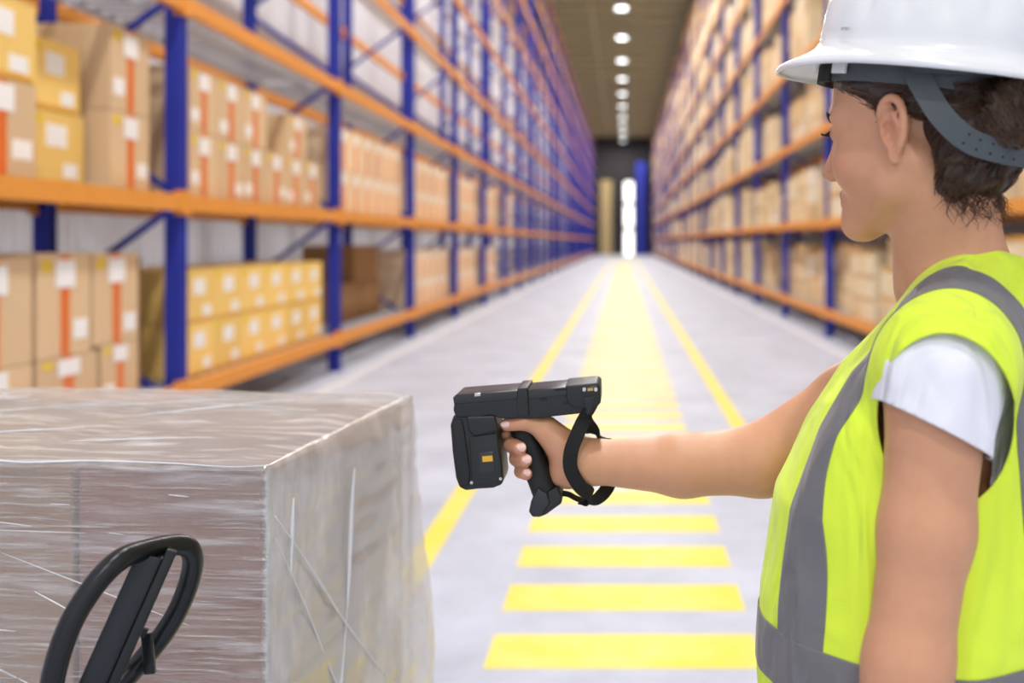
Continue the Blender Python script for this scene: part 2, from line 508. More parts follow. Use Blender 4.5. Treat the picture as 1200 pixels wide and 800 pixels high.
# right rack: stacked cream cartons; the nearest as things, the rest as one mass
def stripe_carton(name, attr):
    m, nt, b = nmat(name)
    if attr:
        at = N(nt, 'ShaderNodeAttribute'); at.attribute_name = 'tone'; src = at.outputs['Fac']
    else:
        oi = N(nt, 'ShaderNodeObjectInfo'); src = oi.outputs['Random']
    cr = N(nt, 'ShaderNodeValToRGB')
    e = cr.color_ramp.elements
    e[0].position = 0; e[0].color = lin(222, 192, 146)
    e[1].position = 1; e[1].color = lin(246, 238, 220)
    for p, c in ((0.35, (238, 218, 180)), (0.6, (242, 226, 192)), (0.8, (230, 202, 150))):
        x = e.new(p); x.color = lin(*c)
    nt.links.new(src, cr.inputs[0]); nt.links.new(cr.outputs[0], b.inputs['Base Color'])
    b.inputs['Roughness'].default_value = 0.7
    return m
M['cream_one'] = stripe_carton('cream_carton_single', False)
M['cream_mass'] = stripe_carton('cream_carton_mass', True)
cands = []
for bi in range(len(YR) - 1):
    yb = YR[bi]
    for li in range(len(LEVELS)):
        for pal in range(3):
            if random.random() < (0.05 if li else 0.12): continue
            ww = 0.40
            y0 = yb + 0.16 + pal * 1.33 + random.uniform(0, 0.05)
            rows = random.choice((2, 3, 3, 3)) if li < 8 else 1
            hh = random.choice((0.30, 0.33, 0.36)) if rows == 3 else 0.42
            back = random.choice((random.uniform(-0.13, -0.05), random.uniform(-0.02, 0.10)))
            for c in range(3):
                rr = rows - (1 if random.random() < 0.15 else 0)
                for r_ in range(rr):
                    cands.append((y0 + c * ww, DECK[li] + r_ * hh, hh, back + random.uniform(0, .03), li, bi, pal, c, r_, rr))
def screen(c):
    y, z = c[0] + .2, c[1] + c[2] / 2
    px = CX + (XR + .1) / y * F_PX; py = CY - (z - CAMZ) / y * F_PX
    return px, py
def rank(c):
    px, py = screen(c)
    vis = (0 < py < 410) and px < 1195 and not (px > 960 and py < 285 and px < 1170) and not (px > 1015 and py > 285)
    return (0 if vis else 1, c[0])
cands.sort(key=rank)
near, rest = cands[:175], cands[175:]
tape = {}
cm = {}
lvl = ['lowest', 'second', 'third', 'fourth', 'fifth', 'sixth', 'seventh', 'eighth', 'ninth']
for (y, z, h, back, li, bi, pal, c, r_, rr) in near:
    if h not in cm:
        cm[h] = MB().box(-.4, .4, 0, .392, 0, h - .006).mesh('carton', M['cream_one'])
        tape[h] = MB().box(-.003, 0, 0, .392, h * .86, h * .985).box(-.003, 0, .165, .225, h * .3, h * .6).mesh('tape', M['tape_amber'])
    o = obj('carton', cm[h], None, None, (XR + .1 + back + .4, y, z))
    tag(o, 'cream carton, %s row, %s column of %s stack, %s shelf, %s bay of tall rack' % (('bottom', 'second', 'third')[r_], ('first', 'middle', 'last')[c], ('near', 'centre', 'far')[pal], lvl[li], lvl[bi - 1] if bi > 1 else 'nearest'), 'carton', 'cream cartons on the tall rack')
    obj('tape', tape[h], None, o, (-.4, 0, 0))
mb = MB(); tones = []
tb = MB()
for (y, z, h, back, *_r) in rest:
    x = XR + .1 + back
    mb.box(x, x + .8, y, y + .392, z, z + h - .006); tones += [random.random()] * 6
    tb.box(x - .003, x, y, y + .392, z + h * .86, z + h * .98)
me = mb.mesh('carton_mass', M['cream_mass'])
at = me.attributes.new('tone', 'FLOAT', 'FACE'); at.data.foreach_set('value', tones)
mass = obj('stacked_cartons', me)
tag(mass, 'mass of cream cartons stacked far along the tall rack', 'cartons', kind='stuff')
tag(obj('tape', tb.mesh('tape_mass', M['tape_amber']), None, mass), kind='stuff')
# ------------------------------------------------------------------ signed-distance modelling tools
def vnoise(p, seed=0):
    """smooth value noise in -1..1 for an (n,3) array"""
    q = np.floor(p); f = p - q
    f = f * f * (3 - 2 * f)
    q = q.astype(np.int64)
    def h(i, j, k):
        n = (q[:, 0] + i) * 374761393 + (q[:, 1] + j) * 668265263 + (q[:, 2] + k) * 2147483647 + seed * 974634777
        n = (n ^ (n >> 13)) * 1274126177
        n = n ^ (n >> 16)
        return (n & 0xffff).astype(np.float32) / 32768.0 - 1
    fx, fy, fz = f[:, 0], f[:, 1], f[:, 2]
    a = h(0, 0, 0) * (1 - fx) + h(1, 0, 0) * fx
    b = h(0, 1, 0) * (1 - fx) + h(1, 1, 0) * fx
    c = h(0, 0, 1) * (1 - fx) + h(1, 0, 1) * fx
    d = h(0, 1, 1) * (1 - fx) + h(1, 1, 1) * fx
    return (a * (1 - fy) + b * fy) * (1 - fz) + (c * (1 - fy) + d * fy) * fz

def smin(a, b, k):
    if k <= 0: return np.minimum(a, b)
    h = np.maximum(k - np.abs(a - b), 0) / k
    return np.minimum(a, b) - h * h * k * 0.25
def smax(a, b, k): return -smin(-a, -b, k)

class Field:
    def __init__(self): self.p = []
    def add(self, prim, k=0.01): self.p.append((prim[0], np.array(prim[1], np.float32), prim[2], '+', k)); return self
    def sub(self, prim, k=0.005): self.p.append((prim[0], np.array(prim[1], np.float32), prim[2], '-', k)); return self
    def cand(self, c, R, margin=0.03):
        return [q for q in self.p if np.linalg.norm(q[1] - c) - q[2] < R + margin + q[4]]
    def ev(self, pts, prims=None):
        d = np.full(len(pts), 1.0, np.float32)
        for fn, c, r, op, k in (self.p if prims is None else prims):
            e = fn(pts)
            d = smin(d, e, k) if op == '+' else smax(d, -e, k)
        return d

def rc(a, b, ra, rb):
    a = np.array(a, np.float32); b = np.array(b, np.float32); ab = b - a; L2 = max(float(ab @ ab), 1e-9)
    def fn(p):
        t = np.clip(((p - a) @ ab) / L2, 0, 1)
        return np.linalg.norm(p - a - t[:, None] * ab, axis=1) - (ra + (rb - ra) * t)
    return fn, (a + b) / 2, float(np.sqrt(L2)) / 2 + max(ra, rb)

def chain(pts, rs): return [rc(pts[i], pts[i + 1], rs[i], rs[i + 1]) for i in range(len(pts) - 1)]

def ell(c, r, ax=None):
    c = np.array(c, np.float32); r = np.array(r, np.float32)
    A = np.eye(3, dtype=np.float32) if ax is None else np.array(ax, np.float32)
    def fn(p):
        q = (p - c) @ A.T
        k0 = np.linalg.norm(q / r, axis=1); k1 = np.linalg.norm(q / (r * r), axis=1)
        return k0 * (k0 - 1) / np.maximum(k1, 1e-6)
    return fn, c, float(r.max())

def axis(lo, hi, coarse, fine, zones):
    """1-D sample positions, fine inside the zones"""
    out = [lo]; x = lo
    while x < hi:
        s = coarse
        for a, b in zones:
            if a - 1e-9 <= x <= b: s = fine
            elif x < a: s = min(s, max(fine, (a - x) * 0.5))
        x += s; out.append(x)
    return np.array(out, np.float32)

def mesh_field(field, xs, ys, zs, disp=None, B=20):
    nx, ny, nz = len(xs), len(ys), len(zs)
    V = np.ones((nx, ny, nz), np.float32)
    for i in range(0, nx, B):
        X = xs[i:i + B]
        for j in range(0, ny, B):
            Yv = ys[j:j + B]
            for k in range(0, nz, B):
                Z = zs[k:k + B]
                c = np.array([(X[0] + X[-1]) / 2, (Yv[0] + Yv[-1]) / 2, (Z[0] + Z[-1]) / 2], np.float32)
                R = 0.5 * float(np.sqrt((X[-1] - X[0]) ** 2 + (Yv[-1] - Yv[0]) ** 2 + (Z[-1] - Z[0]) ** 2))
                pr = field.cand(c, R)
                if not any(q[3] == '+' for q in pr): continue
                d0 = field.ev(c[None], pr)[0]
                if abs(d0) > R * 1.5 + 0.02:
                    V[i:i + B, j:j + B, k:k + B] = d0; continue
                g = np.stack(np.meshgrid(X, Yv, Z, indexing='ij'), -1).reshape(-1, 3)
                d = field.ev(g, pr)
                if disp is not None: d = d - disp(g)
                V[i:i + B, j:j + B, k:k + B] = d.reshape(len(X), len(Yv), len(Z))
    return nets(V, xs, ys, zs)

def nets(V, xs, ys, zs):
    S = V < 0
    cs = np.zeros(tuple(n - 1 for n in S.shape), np.uint8)
    for a in (0, 1):
        for b in (0, 1):
            for c in (0, 1):
                cs += S[a:S.shape[0] - 1 + a, b:S.shape[1] - 1 + b, c:S.shape[2] - 1 + c]
    act = (cs > 0) & (cs < 8)
    ii, jj, kk = np.nonzero(act)
    idx = np.full(act.shape, -1, np.int32); idx[ii, jj, kk] = np.arange(len(ii))
    acc = np.zeros((len(ii), 3), np.float64); cnt = np.zeros(len(ii))
    corners = [(a, b, c) for a in (0, 1) for b in (0, 1) for c in (0, 1)]
    for a in corners:
        for ax in range(3):
            if a[ax]: continue
            b = list(a); b[ax] = 1
            va = V[ii + a[0], jj + a[1], kk + a[2]]; vb = V[ii + b[0], jj + b[1], kk + b[2]]
            m = (va < 0) != (vb < 0)
            t = np.where(m, va / np.where(m, va - vb, 1), 0)
            pa = np.stack([xs[ii + a[0]], ys[jj + a[1]], zs[kk + a[2]]], 1); pb = np.stack([xs[ii + b[0]], ys[jj + b[1]], zs[kk + b[2]]], 1)
            acc += np.where(m[:, None], pa + (pb - pa) * t[:, None], 0); cnt += m
    verts = (acc / cnt[:, None]).astype(np.float32)
    quads = []
    for ax in range(3):
        sl0 = [slice(1, -1)] * 3; sl1 = [slice(1, -1)] * 3
        sl0[ax] = slice(0, -1); sl1[ax] = slice(1, None)
        a, b = S[tuple(sl0)], S[tuple(sl1)]
        e = np.argwhere(a != b)
        if len(e) == 0: continue
        fl = a[tuple(e.T)]
        e = e + np.array([0 if q == ax else 1 for q in range(3)])
        u, w = [(1, 2), (2, 0), (0, 1)][ax]
        def cell(du, dw):
            q = e.copy(); q[:, u] -= du; q[:, w] -= dw
            return idx[q[:, 0], q[:, 1], q[:, 2]]
        q = np.stack([cell(1, 1), cell(0, 1), cell(0, 0), cell(1, 0)], 1)
        q[~fl] = q[~fl][:, ::-1]
        quads.append(q)
    q = np.concatenate(quads)
    q = q[(q >= 0).all(1)]
    return verts, q

def relax(v, f, it=1, lam=0.5):
    """light Laplacian smoothing"""
    n = len(v)
    if f.shape[1] == 4: e = np.concatenate([f[:, [0, 1]], f[:, [1, 2]], f[:, [2, 3]], f[:, [3, 0]]])
    else: e = np.concatenate([f[:, [0, 1]], f[:, [1, 2]], f[:, [2, 0]]])
    for _ in range(it):
        s = np.zeros((n, 3)); c = np.zeros(n)
        for a, b in ((0, 1), (1, 0)):
            for q in range(3): s[:, q] += np.bincount(e[:, a], v[e[:, b], q], n)
            c += np.bincount(e[:, a], minlength=n)
        v = v + lam * (s / np.maximum(c, 1)[:, None] - v)
    return v

def normals(v, t):
    n = np.zeros_like(v, dtype=np.float64)
    fn = np.cross(v[t[:, 1]] - v[t[:, 0]], v[t[:, 2]] - v[t[:, 0]])
    for c in range(3):
        for q in range(3): n[:, q] += np.bincount(t[:, c], fn[:, q], len(v))
    return n / np.maximum(np.linalg.norm(n, axis=1), 1e-12)[:, None]

def tris(q): return np.concatenate([q[:, [0, 1, 2]], q[:, [0, 2, 3]]]) if q.shape[1] == 4 else q

def clip(v, t, g):
    """keep g > 0, cutting triangles along g = 0"""
    v = np.asarray(v, np.float64)
    ins = g > 0
    c = ins[t].sum(1)
    keep = t[c == 3]
    nv = list(); cache = {}; base = len(v); new = []
    def cut(a, b):
        key = (a, b) if a < b else (b, a)
        if key not in cache:
            s = g[a] / (g[a] - g[b]); cache[key] = base + len(nv); nv.append(v[a] + (v[b] - v[a]) * s)
        return cache[key]
    for tr in t[(c == 1) | (c == 2)]:
        a, b, d = map(int, tr)
        k = int(ins[a]) + int(ins[b]) + int(ins[d])
        while (k == 1 and not ins[a]) or (k == 2 and ins[a]): a, b, d = b, d, a
        if k == 1: new.append((a, cut(a, b), cut(a, d)))
        else: x, y = cut(a, b), cut(a, d); new += [(x, b, d), (x, d, y)]
    allv = np.concatenate([v, np.array(nv).reshape(-1, 3)])
    allt = np.concatenate([keep, np.array(new, dtype=keep.dtype).reshape(-1, 3)])
    used = np.zeros(len(allv), bool); used[allt.ravel()] = True
    mp = np.cumsum(used) - 1
    return allv[used], mp[allt]

def np_mesh(name, v, f, mat):
    me = bpy.data.meshes.new(name)
    f = np.asarray(f, np.int32); n = f.shape[1]
    me.vertices.add(len(v)); me.vertices.foreach_set('co', np.asarray(v, np.float32).ravel())
    me.loops.add(len(f) * n); me.loops.foreach_set('vertex_index', f.ravel())
    me.polygons.add(len(f)); me.polygons.foreach_set('loop_start', np.arange(0, len(f) * n, n, dtype=np.int32))
    me.polygons.foreach_set('use_smooth', np.ones(len(f), bool))
    me.update(); me.validate()
    if mat: me.materials.append(mat)
    return me

def solidify(o, th, off=0.0):
    s = o.modifiers.new('thickness', 'SOLIDIFY'); s.thickness = th; s.offset = off
# ------------------------------------------------------------------ the woman
# materials
m, nt, b = nmat('skin'); M['skin'] = m
at = N(nt, 'ShaderNodeAttribute'); at.attribute_name = 'tint'
tc = N(nt, 'ShaderNodeTexCoord')
nz = N(nt, 'ShaderNodeTexNoise'); nz.inputs['Scale'].default_value = 70; nz.inputs['Detail'].default_value = 6
nt.links.new(tc.outputs['Object'], nz.inputs['Vector'])
c1 = N(nt, 'ShaderNodeMix', data_type='RGBA'); c1.inputs['A'].default_value = lin(203, 146, 110); c1.inputs['B'].default_value = lin(213, 157, 121)
nt.links.new(nz.outputs[0], c1.inputs['Factor'])
c2 = N(nt, 'ShaderNodeMix', data_type='RGBA'); c2.inputs['B'].default_value = lin(196, 104, 88)
nt.links.new(at.outputs['Fac'], c2.inputs['Factor']); nt.links.new(c1.outputs['Result'], c2.inputs['A'])
nt.links.new(c2.outputs['Result'], b.inputs['Base Color'])
b.inputs['Roughness'].default_value = 0.45
b.inputs['Subsurface Weight'].default_value = 0.12
b.inputs['Subsurface Radius'].default_value = (1.0, 0.35, 0.2)
b.inputs['Subsurface Scale'].default_value = 0.012
n3 = N(nt, 'ShaderNodeTexNoise'); n3.inputs['Scale'].default_value = 420; n3.inputs['Detail'].default_value = 3
nt.links.new(tc.outputs['Object'], n3.inputs['Vector'])
bp = N(nt, 'ShaderNodeBump'); bp.inputs['Strength'].default_value = 0.12; bp.inputs['Distance'].default_value = 0.001
nt.links.new(n3.outputs[0], bp.inputs['Height']); nt.links.new(bp.outputs[0], b.inputs['Normal'])
M['hair'] = plain('dark_brown_hair', lin(54, 38, 30), 0.42, var=0.5, scale=60)
M['hair_strand'] = plain('brown_hair_strand', lin(92, 64, 47), 0.38, var=0.7, scale=30)
def cloth(name, col, rough=0.75, sc=900, trans=0.0):
    m, nt, b = nmat(name)
    b.inputs['Base Color'].default_value = col; b.inputs['Roughness'].default_value = rough
    tc = N(nt, 'ShaderNodeTexCoord')
    w1 = N(nt, 'ShaderNodeTexWave'); w1.inputs['Scale'].default_value = sc / 6; w1.bands_direction = 'Z'
    w2 = N(nt, 'ShaderNodeTexWave'); w2.inputs['Scale'].default_value = sc / 6; w2.bands_direction = 'DIAGONAL'
    ad = N(nt, 'ShaderNodeMath', operation='ADD')
    for w in (w1, w2): nt.links.new(tc.outputs['Object'], w.inputs['Vector'])
    nt.links.new(w1.outputs['Fac'], ad.inputs[0]); nt.links.new(w2.outputs['Fac'], ad.inputs[1])
    bp = N(nt, 'ShaderNodeBump'); bp.inputs['Strength'].default_value = 0.12; bp.inputs['Distance'].default_value = 0.0006
    nt.links.new(ad.outputs[0], bp.inputs['Height']); nt.links.new(bp.outputs[0], b.inputs['Normal'])
    b.inputs['Sheen Weight'].default_value = 0.15
    mp = N(nt, 'ShaderNodeMapping'); mp.inputs['Scale'].default_value = (16, 16, 6); nt.links.new(tc.outputs['Object'], mp.inputs['Vector'])
    nf = N(nt, 'ShaderNodeTexNoise'); nf.inputs['Scale'].default_value = 1.0; nf.inputs['Detail'].default_value = 2; nf.inputs['Distortion'].default_value = .6
    nt.links.new(mp.outputs[0], nf.inputs['Vector'])
    b2 = N(nt, 'ShaderNodeBump'); b2.inputs['Strength'].default_value = .8; b2.inputs['Distance'].default_value = .03
    nt.links.new(nf.outputs[0], b2.inputs['Height']); nt.links.new(b2.outputs[0], bp.inputs['Normal'])
    return m
M['vest'] = cloth('fluorescent_vest_fabric', lin(222, 246, 58))
M['strip'] = cloth('grey_reflective_tape', lin(112, 110, 112), 0.5)
M['tee'] = cloth('white_cotton', lin(232, 232, 238), 0.85)
M['trouser'] = cloth('dark_trouser_cloth', lin(44, 48, 60), 0.85)
M['shoe'] = plain('black_leather', lin(30, 28, 28), 0.5)
m, nt, b = nmat('white_helmet_plastic'); M['helmet'] = m
b.inputs['Base Color'].default_value = lin(228, 228, 228); b.inputs['Roughness'].default_value = 0.22
b.inputs['Coat Weight'].default_value = 0.4; b.inputs['Coat Roughness'].default_value = 0.08
M['band'] = plain('grey_harness_plastic', lin(70, 76, 80), 0.5, var=0.08)
M['dark'] = plain('black_foam', lin(22, 24, 26), 0.8, var=0.1)
M['nail'] = plain('fingernail', lin(238, 196, 182), 0.22, var=0.05)
M['lash'] = plain('black_lash', lin(24, 18, 16), 0.6)
M['eyewhite'] = plain('eye', lin(225, 218, 212), 0.2)

# torso frame
TA = math.radians(17.5)
TF = np.array([-math.cos(TA), math.sin(TA), 0]); TL = np.array([-math.sin(TA), -math.cos(TA), 0])
TC = np.array([0.355, 1.19, 0])
def T(f, l, z): return TC + TF * f + TL * l + np.array([0, 0, z])
def tloc(p):
    q = p - TC.astype(np.float32)
    return q @ TF.astype(np.float32), q @ TL.astype(np.float32), p[:, 2]
def loft(tab, z0, z1, pw=2.0, rnd=0.02):
    tab = np.array(tab, np.float32)
    def fn(p):
        f, l, z = tloc(p)
        cf = np.interp(z, tab[:, 0], tab[:, 1]); af = np.interp(z, tab[:, 0], tab[:, 2]); ab = np.interp(z, tab[:, 0], tab[:, 3]); w = np.interp(z, tab[:, 0], tab[:, 4])
        f = f - cf
        a = np.where(f > 0, af, ab)
        d = ((np.abs(f / a) ** pw + np.abs(l / w) ** pw) ** (1 / pw) - 1) * np.minimum(a, w)
        return smax(smax(d, z - z1, rnd), z0 - z, rnd).astype(np.float32)
    return fn, T(0, 0, (z0 + z1) / 2), 0.27 + (z1 - z0) / 2

# head frame
HY, HP = math.radians(36), math.radians(5)
hf = np.array([-math.cos(HY), math.sin(HY), 0]); HLv = np.array([-math.sin(HY), -math.cos(HY), 0])
HFv = hf * math.cos(HP) + np.array([0, 0, -1]) * math.sin(HP)
HUv = np.cross(HFv, HLv)
HAX = np.stack([HFv, HLv, HUv])
H0 = np.array([0.325, 1.15, 1.566])
def H(f, l, u): return H0 + HFv * f + HLv * l + HUv * u
def hloc(p):
    q = (p - H0.astype(np.float32)) @ HAX.T.astype(np.float32)
    return q[:, 0], q[:, 1], q[:, 2]
def hell(c, r): return ell(H(*c), r, HAX)

LSH, RSH = T(-0.012, 0.172, 1.318), T(-0.012, -0.172, 1.318)
LEL = np.array(P(1064, 775, 0.995)); LWR = np.array([0.232, 0.99, 0.80])
REL = np.array(P(893, 539, 1.37)); RWR = np.array(P(694, 541, 1.38))

BODY = [(0.78, 0, .105, .125, .172), (0.92, 0, .10, .115, .165), (1.05, 0, .09, .085, .132), (1.15, 0, .10, .092, .14), (1.22, 0, .12, .10, .15),
        (1.30, -.01, .085, .10, .15), (1.36, -.025, .048, .085, .12), (1.40, -.035, .04, .06, .07)]
bodyF = Field()
bodyF.add(loft(BODY, 0.80, 1.40))
for s in (1, -1):
    bodyF.add(ell(T(.062, .065 * s, 1.205), (.052, .055, .055)), .03)
    bodyF.add(rc(T(-.04, .03 * s, 1.395), T(-.015, .165 * s, 1.322), .04, .046), .04)
    hip = T(0, .085 * s, .82); kn = T(.015, .095 * s, .47); an = T(-.02, .1 * s, .085)
    bodyF.add(rc(hip, kn, .088, .056), .04).add(rc(kn, an, .056, .038), .02)
    bodyF.add(rc(an, T(.10, .115 * s, .035), .036, .028), .02)
# neck
bodyF.add(rc(T(-.035, 0, 1.36), H(-.028, 0, -.055), .062, .054), .035)
bodyF.add(rc(H(-.02, .058, -.03), T(.02, .018, 1.40), .014, .012), .03)
bodyF.add(rc(H(-.02, -.058, -.03), T(.02, -.018, 1.40), .014, .012), .03)
# left arm, hanging
bodyF.add(rc(LSH, LSH * .45 + LEL * .55 + np.array([.004, 0, 0]), .050, .0437), .03).add(rc(LSH * .45 + LEL * .55 + np.array([.004, 0, 0]), LEL, .0437, .0405), .02)
LM = LEL * .65 + LWR * .35
bodyF.add(rc(LEL, LM, .0405, .0405), .02).add(rc(LM, LWR, .0405, .026), .02)
lp = LWR + np.array([-.012, 0, -.06])
bodyF.add(rc(LWR, lp, .024, .026), .02)
for i, (dx, ln) in enumerate(((-.03, .085), (-.011, .095), (.008, .088), (.026, .07))):
    a = lp + np.array([dx, -.004, -.02]); m1 = a + np.array([-.006, .012, -ln * .5]); e = m1 + np.array([.004, .02, -ln * .42])
    for pr in chain([lp + np.array([dx * .7, 0, .02]), a, m1, e], [.012, .0105, .0095, .0078]): bodyF.add(pr, .005)
for pr in chain([LWR + np.array([-.02, .006, -.03]), lp + np.array([-.042, .016, 0]), lp + np.array([-.048, .024, -.05])], [.014, .0115, .009]): bodyF.add(pr, .008)
# right arm, stretched out
RUM = RSH * .5 + REL * .5
bodyF.add(rc(RSH, RUM, .052, .047), .03).add(rc(RUM, REL, .047, .0455), .02)
RM = np.array(P(800, 545, 1.375))
bodyF.add(rc(REL, RM, .0455, .0405), .02).add(rc(RM, RWR, .0405, .0285), .015)
# right hand closed round the grip
HYB = 1.38
def hp(px, py, dy=0.0): return np.array(P(px, py, HYB + dy))
bodyF.add(rc(RWR, hp(672, 541, .004), .0285, .030), .012)
bodyF.add(rc(hp(674, 538, -.004), hp(642, 506, -.012), .0275, .0165), .015)
bodyF.add(rc(hp(676, 548, 0), hp(660, 556, .002), .024, .017), .015)
bodyF.add(rc(hp(674, 532, .018), hp(640, 506, .032), .024, .0165), .015)
bodyF.add(rc(hp(672, 550, .016), hp(650, 545, .03), .022, .0155), .012)
for pts, rs in (
    ([hp(640, 500, .034), hp(606, 499, .038), hp(591, 505, .020), hp(593, 508, .000)], [.012, .0105, .0095, .008]),
    ([hp(640, 513, .037), hp(606, 514, .036), hp(599, 521, -.008), hp(609, 525, -.0255)], [.0125, .0115, .0105, .0092]),
    ([hp(644, 528, .036), hp(612, 531, .034), hp(606, 537, -.008), hp(615.5, 539.5, -.026)], [.0125, .0115, .0105, .0092]),
    ([hp(650, 543, .033), hp(618, 547, .03), hp(611, 552, -.008), hp(616.5, 555, -.0235)], [.0115, .0105, .0095, .0085])):
    for i, pr in enumerate(chain(pts, rs)): bodyF.add(pr, .008 if i == 0 else .0025)
for i, pr in enumerate(chain([hp(664, 524, -.008), hp(640, 502, -.016), hp(616, 494.5, -.023), hp(594, 497.5, -.0225)], [.019, .0145, .0108, .0088])): bodyF.add(pr, (.012, .006, .003)[i])
# head
head_start = len(bodyF.p)
bodyF.add(hell((-.008, 0, .052), (.094, .075, .088)), .03)
bodyF.add(hell((.034, 0, -.014), (.054, .058, .080)), .03)
for s in (1, -1):
    bodyF.add(rc(H(.0, .052 * s, -.03), H(.012, .05 * s, -.052), .02, .018), .02)
    bodyF.add(rc(H(.012, .05 * s, -.052), H(.066, .012 * s, -.090), .018, .016), .02)
    bodyF.add(hell((.050, .036 * s, -.026), (.030, .027, .027)), .02)
    bodyF.add(rc(H(.078, .012 * s, .033), H(.065, .045 * s, .032), .011, .010), .015)
    bodyF.sub(hell((.096, .031 * s, .016), (.016, .018, .010)), .014)
    bodyF.add(ell(H(.0715, .031 * s, .015), (.0135, .0135, .0135)), .003)
bodyF.add(hell((.073, 0, -.089), (.016, .020, .016)), .018)
bodyF.add(hell((.070, 0, -.070), (.016, .024, .02)), .012)
bodyF.add(rc(H(.083, 0, .012), H(.104, 0, -.026), .0075, .0088), .012)
for s in (1, -1): bodyF.add(ell(H(.0945, .0125 * s, -.031), (.0085, .0075, .0075)), .007)
for s in (1, -1): bodyF.sub(ell(H(.098, .007 * s, -.0375), (.005, .0035, .003)), .003)
# mouth
for s in (1, -1):
    bodyF.add(rc(H(.0865, 0, -.054), H(.076, .022 * s, -.058), .0055, .0028), .006)
    bodyF.add(rc(H(.0845, 0, -.0645), H(.076, .021 * s, -.0605), .0062, .003), .006)
    bodyF.sub(rc(H(.0935, 0, -.0592), H(.080, .024 * s, -.0602), .0014, .001), .003)
head_prims = list(bodyF.p[head_start:])
# ears
for s in (1, -1):
    def E(f, l, u): return H(f, l * s, u)
    bodyF.add(ell(E(-.010, .0775, .006), (.0140, .0058, .027), np.stack([HFv * .95 + HUv * .1, HLv * s * .9 - HFv * .4, HUv])), .006)
    ring = smooth_path([E(.003, .077, .004), E(.005, .079, .020), E(-.001, .082, .031), E(-.011, .0855, .0345), E(-.0205, .088, .027), E(-.0235, .0885, .010), E(-.020, .0865, -.008), E(-.013, .083, -.021)], 2)
    for pr in chain([np.array(q) for q in ring], [.0042] * len(ring)): bodyF.add(pr, .003)
    bodyF.add(ell(E(-.007, .0795, -.025), (.0075, .0050, .0105)), .006)
    anti = [E(-.003, .082, .020), E(-.012, .0855, .017), E(-.0155, .086, .004), E(-.0115, .0835, -.010)]
    for pr in chain(anti, [.003, .0034, .0034, .003]): bodyF.add(pr, .004)
    bodyF.sub(ell(E(-.0055, .0885, .000), (.0065, .0125, .0115)), .003)
    bodyF.add(ell(E(.003, .0785, .000), (.004, .0045, .0065)), .004)
xs = axis(-.19, .60, .0045, .0018, [(-.15, -.02), (.20, .40)])
ys = axis(.90, 1.50, .0045, .0018, [(1.03, 1.27), (1.335, 1.44)])
zs = axis(-.01, 1.73, .009, .0018, [(1.10, 1.235), (1.43, 1.65)])
zs = np.unique(np.concatenate([zs, axis(0.9, 1.43, .0045, .0018, [(1.10, 1.235)])]))
zs = zs[np.concatenate([[True], np.diff(zs) > 6e-4])]
v, q = mesh_field(bodyF, xs, ys, zs)
v = relax(v, q, 2, .4)
person = obj('person', np_mesh('person', v, q, M['skin']))
tag(person, 'woman in white hard hat and yellow vest aiming a handheld scanner', 'person')
# skin tint: lips, ear, fingertips, cheek
f_, l_, u_ = hloc(v)
tint = np.zeros(len(v), np.float32)
tint = np.maximum(tint, np.clip(1 - ((f_ - .087) / .016) ** 2 - (l_ / .022) ** 2 - ((u_ + .059) / .0095) ** 2, 0, 1) ** .5 * .75)
for s in (1, -1):
    tint = np.maximum(tint, np.exp(-(((f_ - .062) / .025) ** 2 + ((l_ - .05 * s) / .025) ** 2 + ((u_ + .025) / .022) ** 2)) * .22)
    tint = np.maximum(tint, np.exp(-(((f_ + .012) / .02) ** 2 + ((l_ - .084 * s) / .01) ** 2 + ((u_ - .004) / .035) ** 2)) * .28)
tint = np.maximum(tint, np.exp(-(((f_ - .10) / .012) ** 2 + (l_ / .015) ** 2 + ((u_ + .03) / .014) ** 2)) * .2)
for c in (hp(609, 525, -.03), hp(615, 539, -.03), hp(616, 555, -.028), hp(594, 497, -.026)):
    tint = np.maximum(tint, np.exp(-((v - c) ** 2).sum(1) / .012 ** 2) * .3)
a_ = person.data.attributes.new('tint', 'FLOAT', 'POINT'); a_.data.foreach_set('value', tint)

# nails
def nail(c, d, nrm, ln, wd):
    c, d, nrm = Vector(c), Vector(d).normalized(), Vector(nrm).normalized()
    s = d.cross(nrm).normalized(); nrm = s.cross(d).normalized()
    vv, ff = [], []
    na, nb = 7, 7
    for i in range(na):
        for j in range(nb):
            a = -1 + 2 * i / (na - 1); bq = -1 + 2 * j / (nb - 1)
            x = a * math.sqrt(max(0, 1 - bq * bq * .5)); y = bq * math.sqrt(max(0, 1 - a * a * .5))
            vv.append(tuple(c + d * (x * ln / 2) + s * (y * wd / 2) - nrm * (y * y * wd * .28 + x * x * ln * .08)))
    for i in range(na - 1):
        for j in range(nb - 1): ff.append((i * nb + j, (i + 1) * nb + j, (i + 1) * nb + j + 1, i * nb + j + 1))
    me = bpy.data.meshes.new('fingernail'); me.from_pydata(vv, [], ff); me.materials.append(M['nail']); smooth(me)
    o = obj('fingernail', me, None, person); solidify(o, .0008, 0)
nail(hp(610, 524.2, -.0352), (1, -.25, .05), (0, -1, .2), .0145, .0118)
nail(hp(616.5, 538.2, -.0358), (1, -.25, .1), (0, -1, .2), .0145, .0118)
nail(hp(617, 553.8, -.0325), (1, -.3, .05), (-.05, -1, .15), .012, .010)
nail(hp(592.5, 495.6, -.0310), (-1, -.05, -.2), (-.1, -.85, .5), .0145, .011)

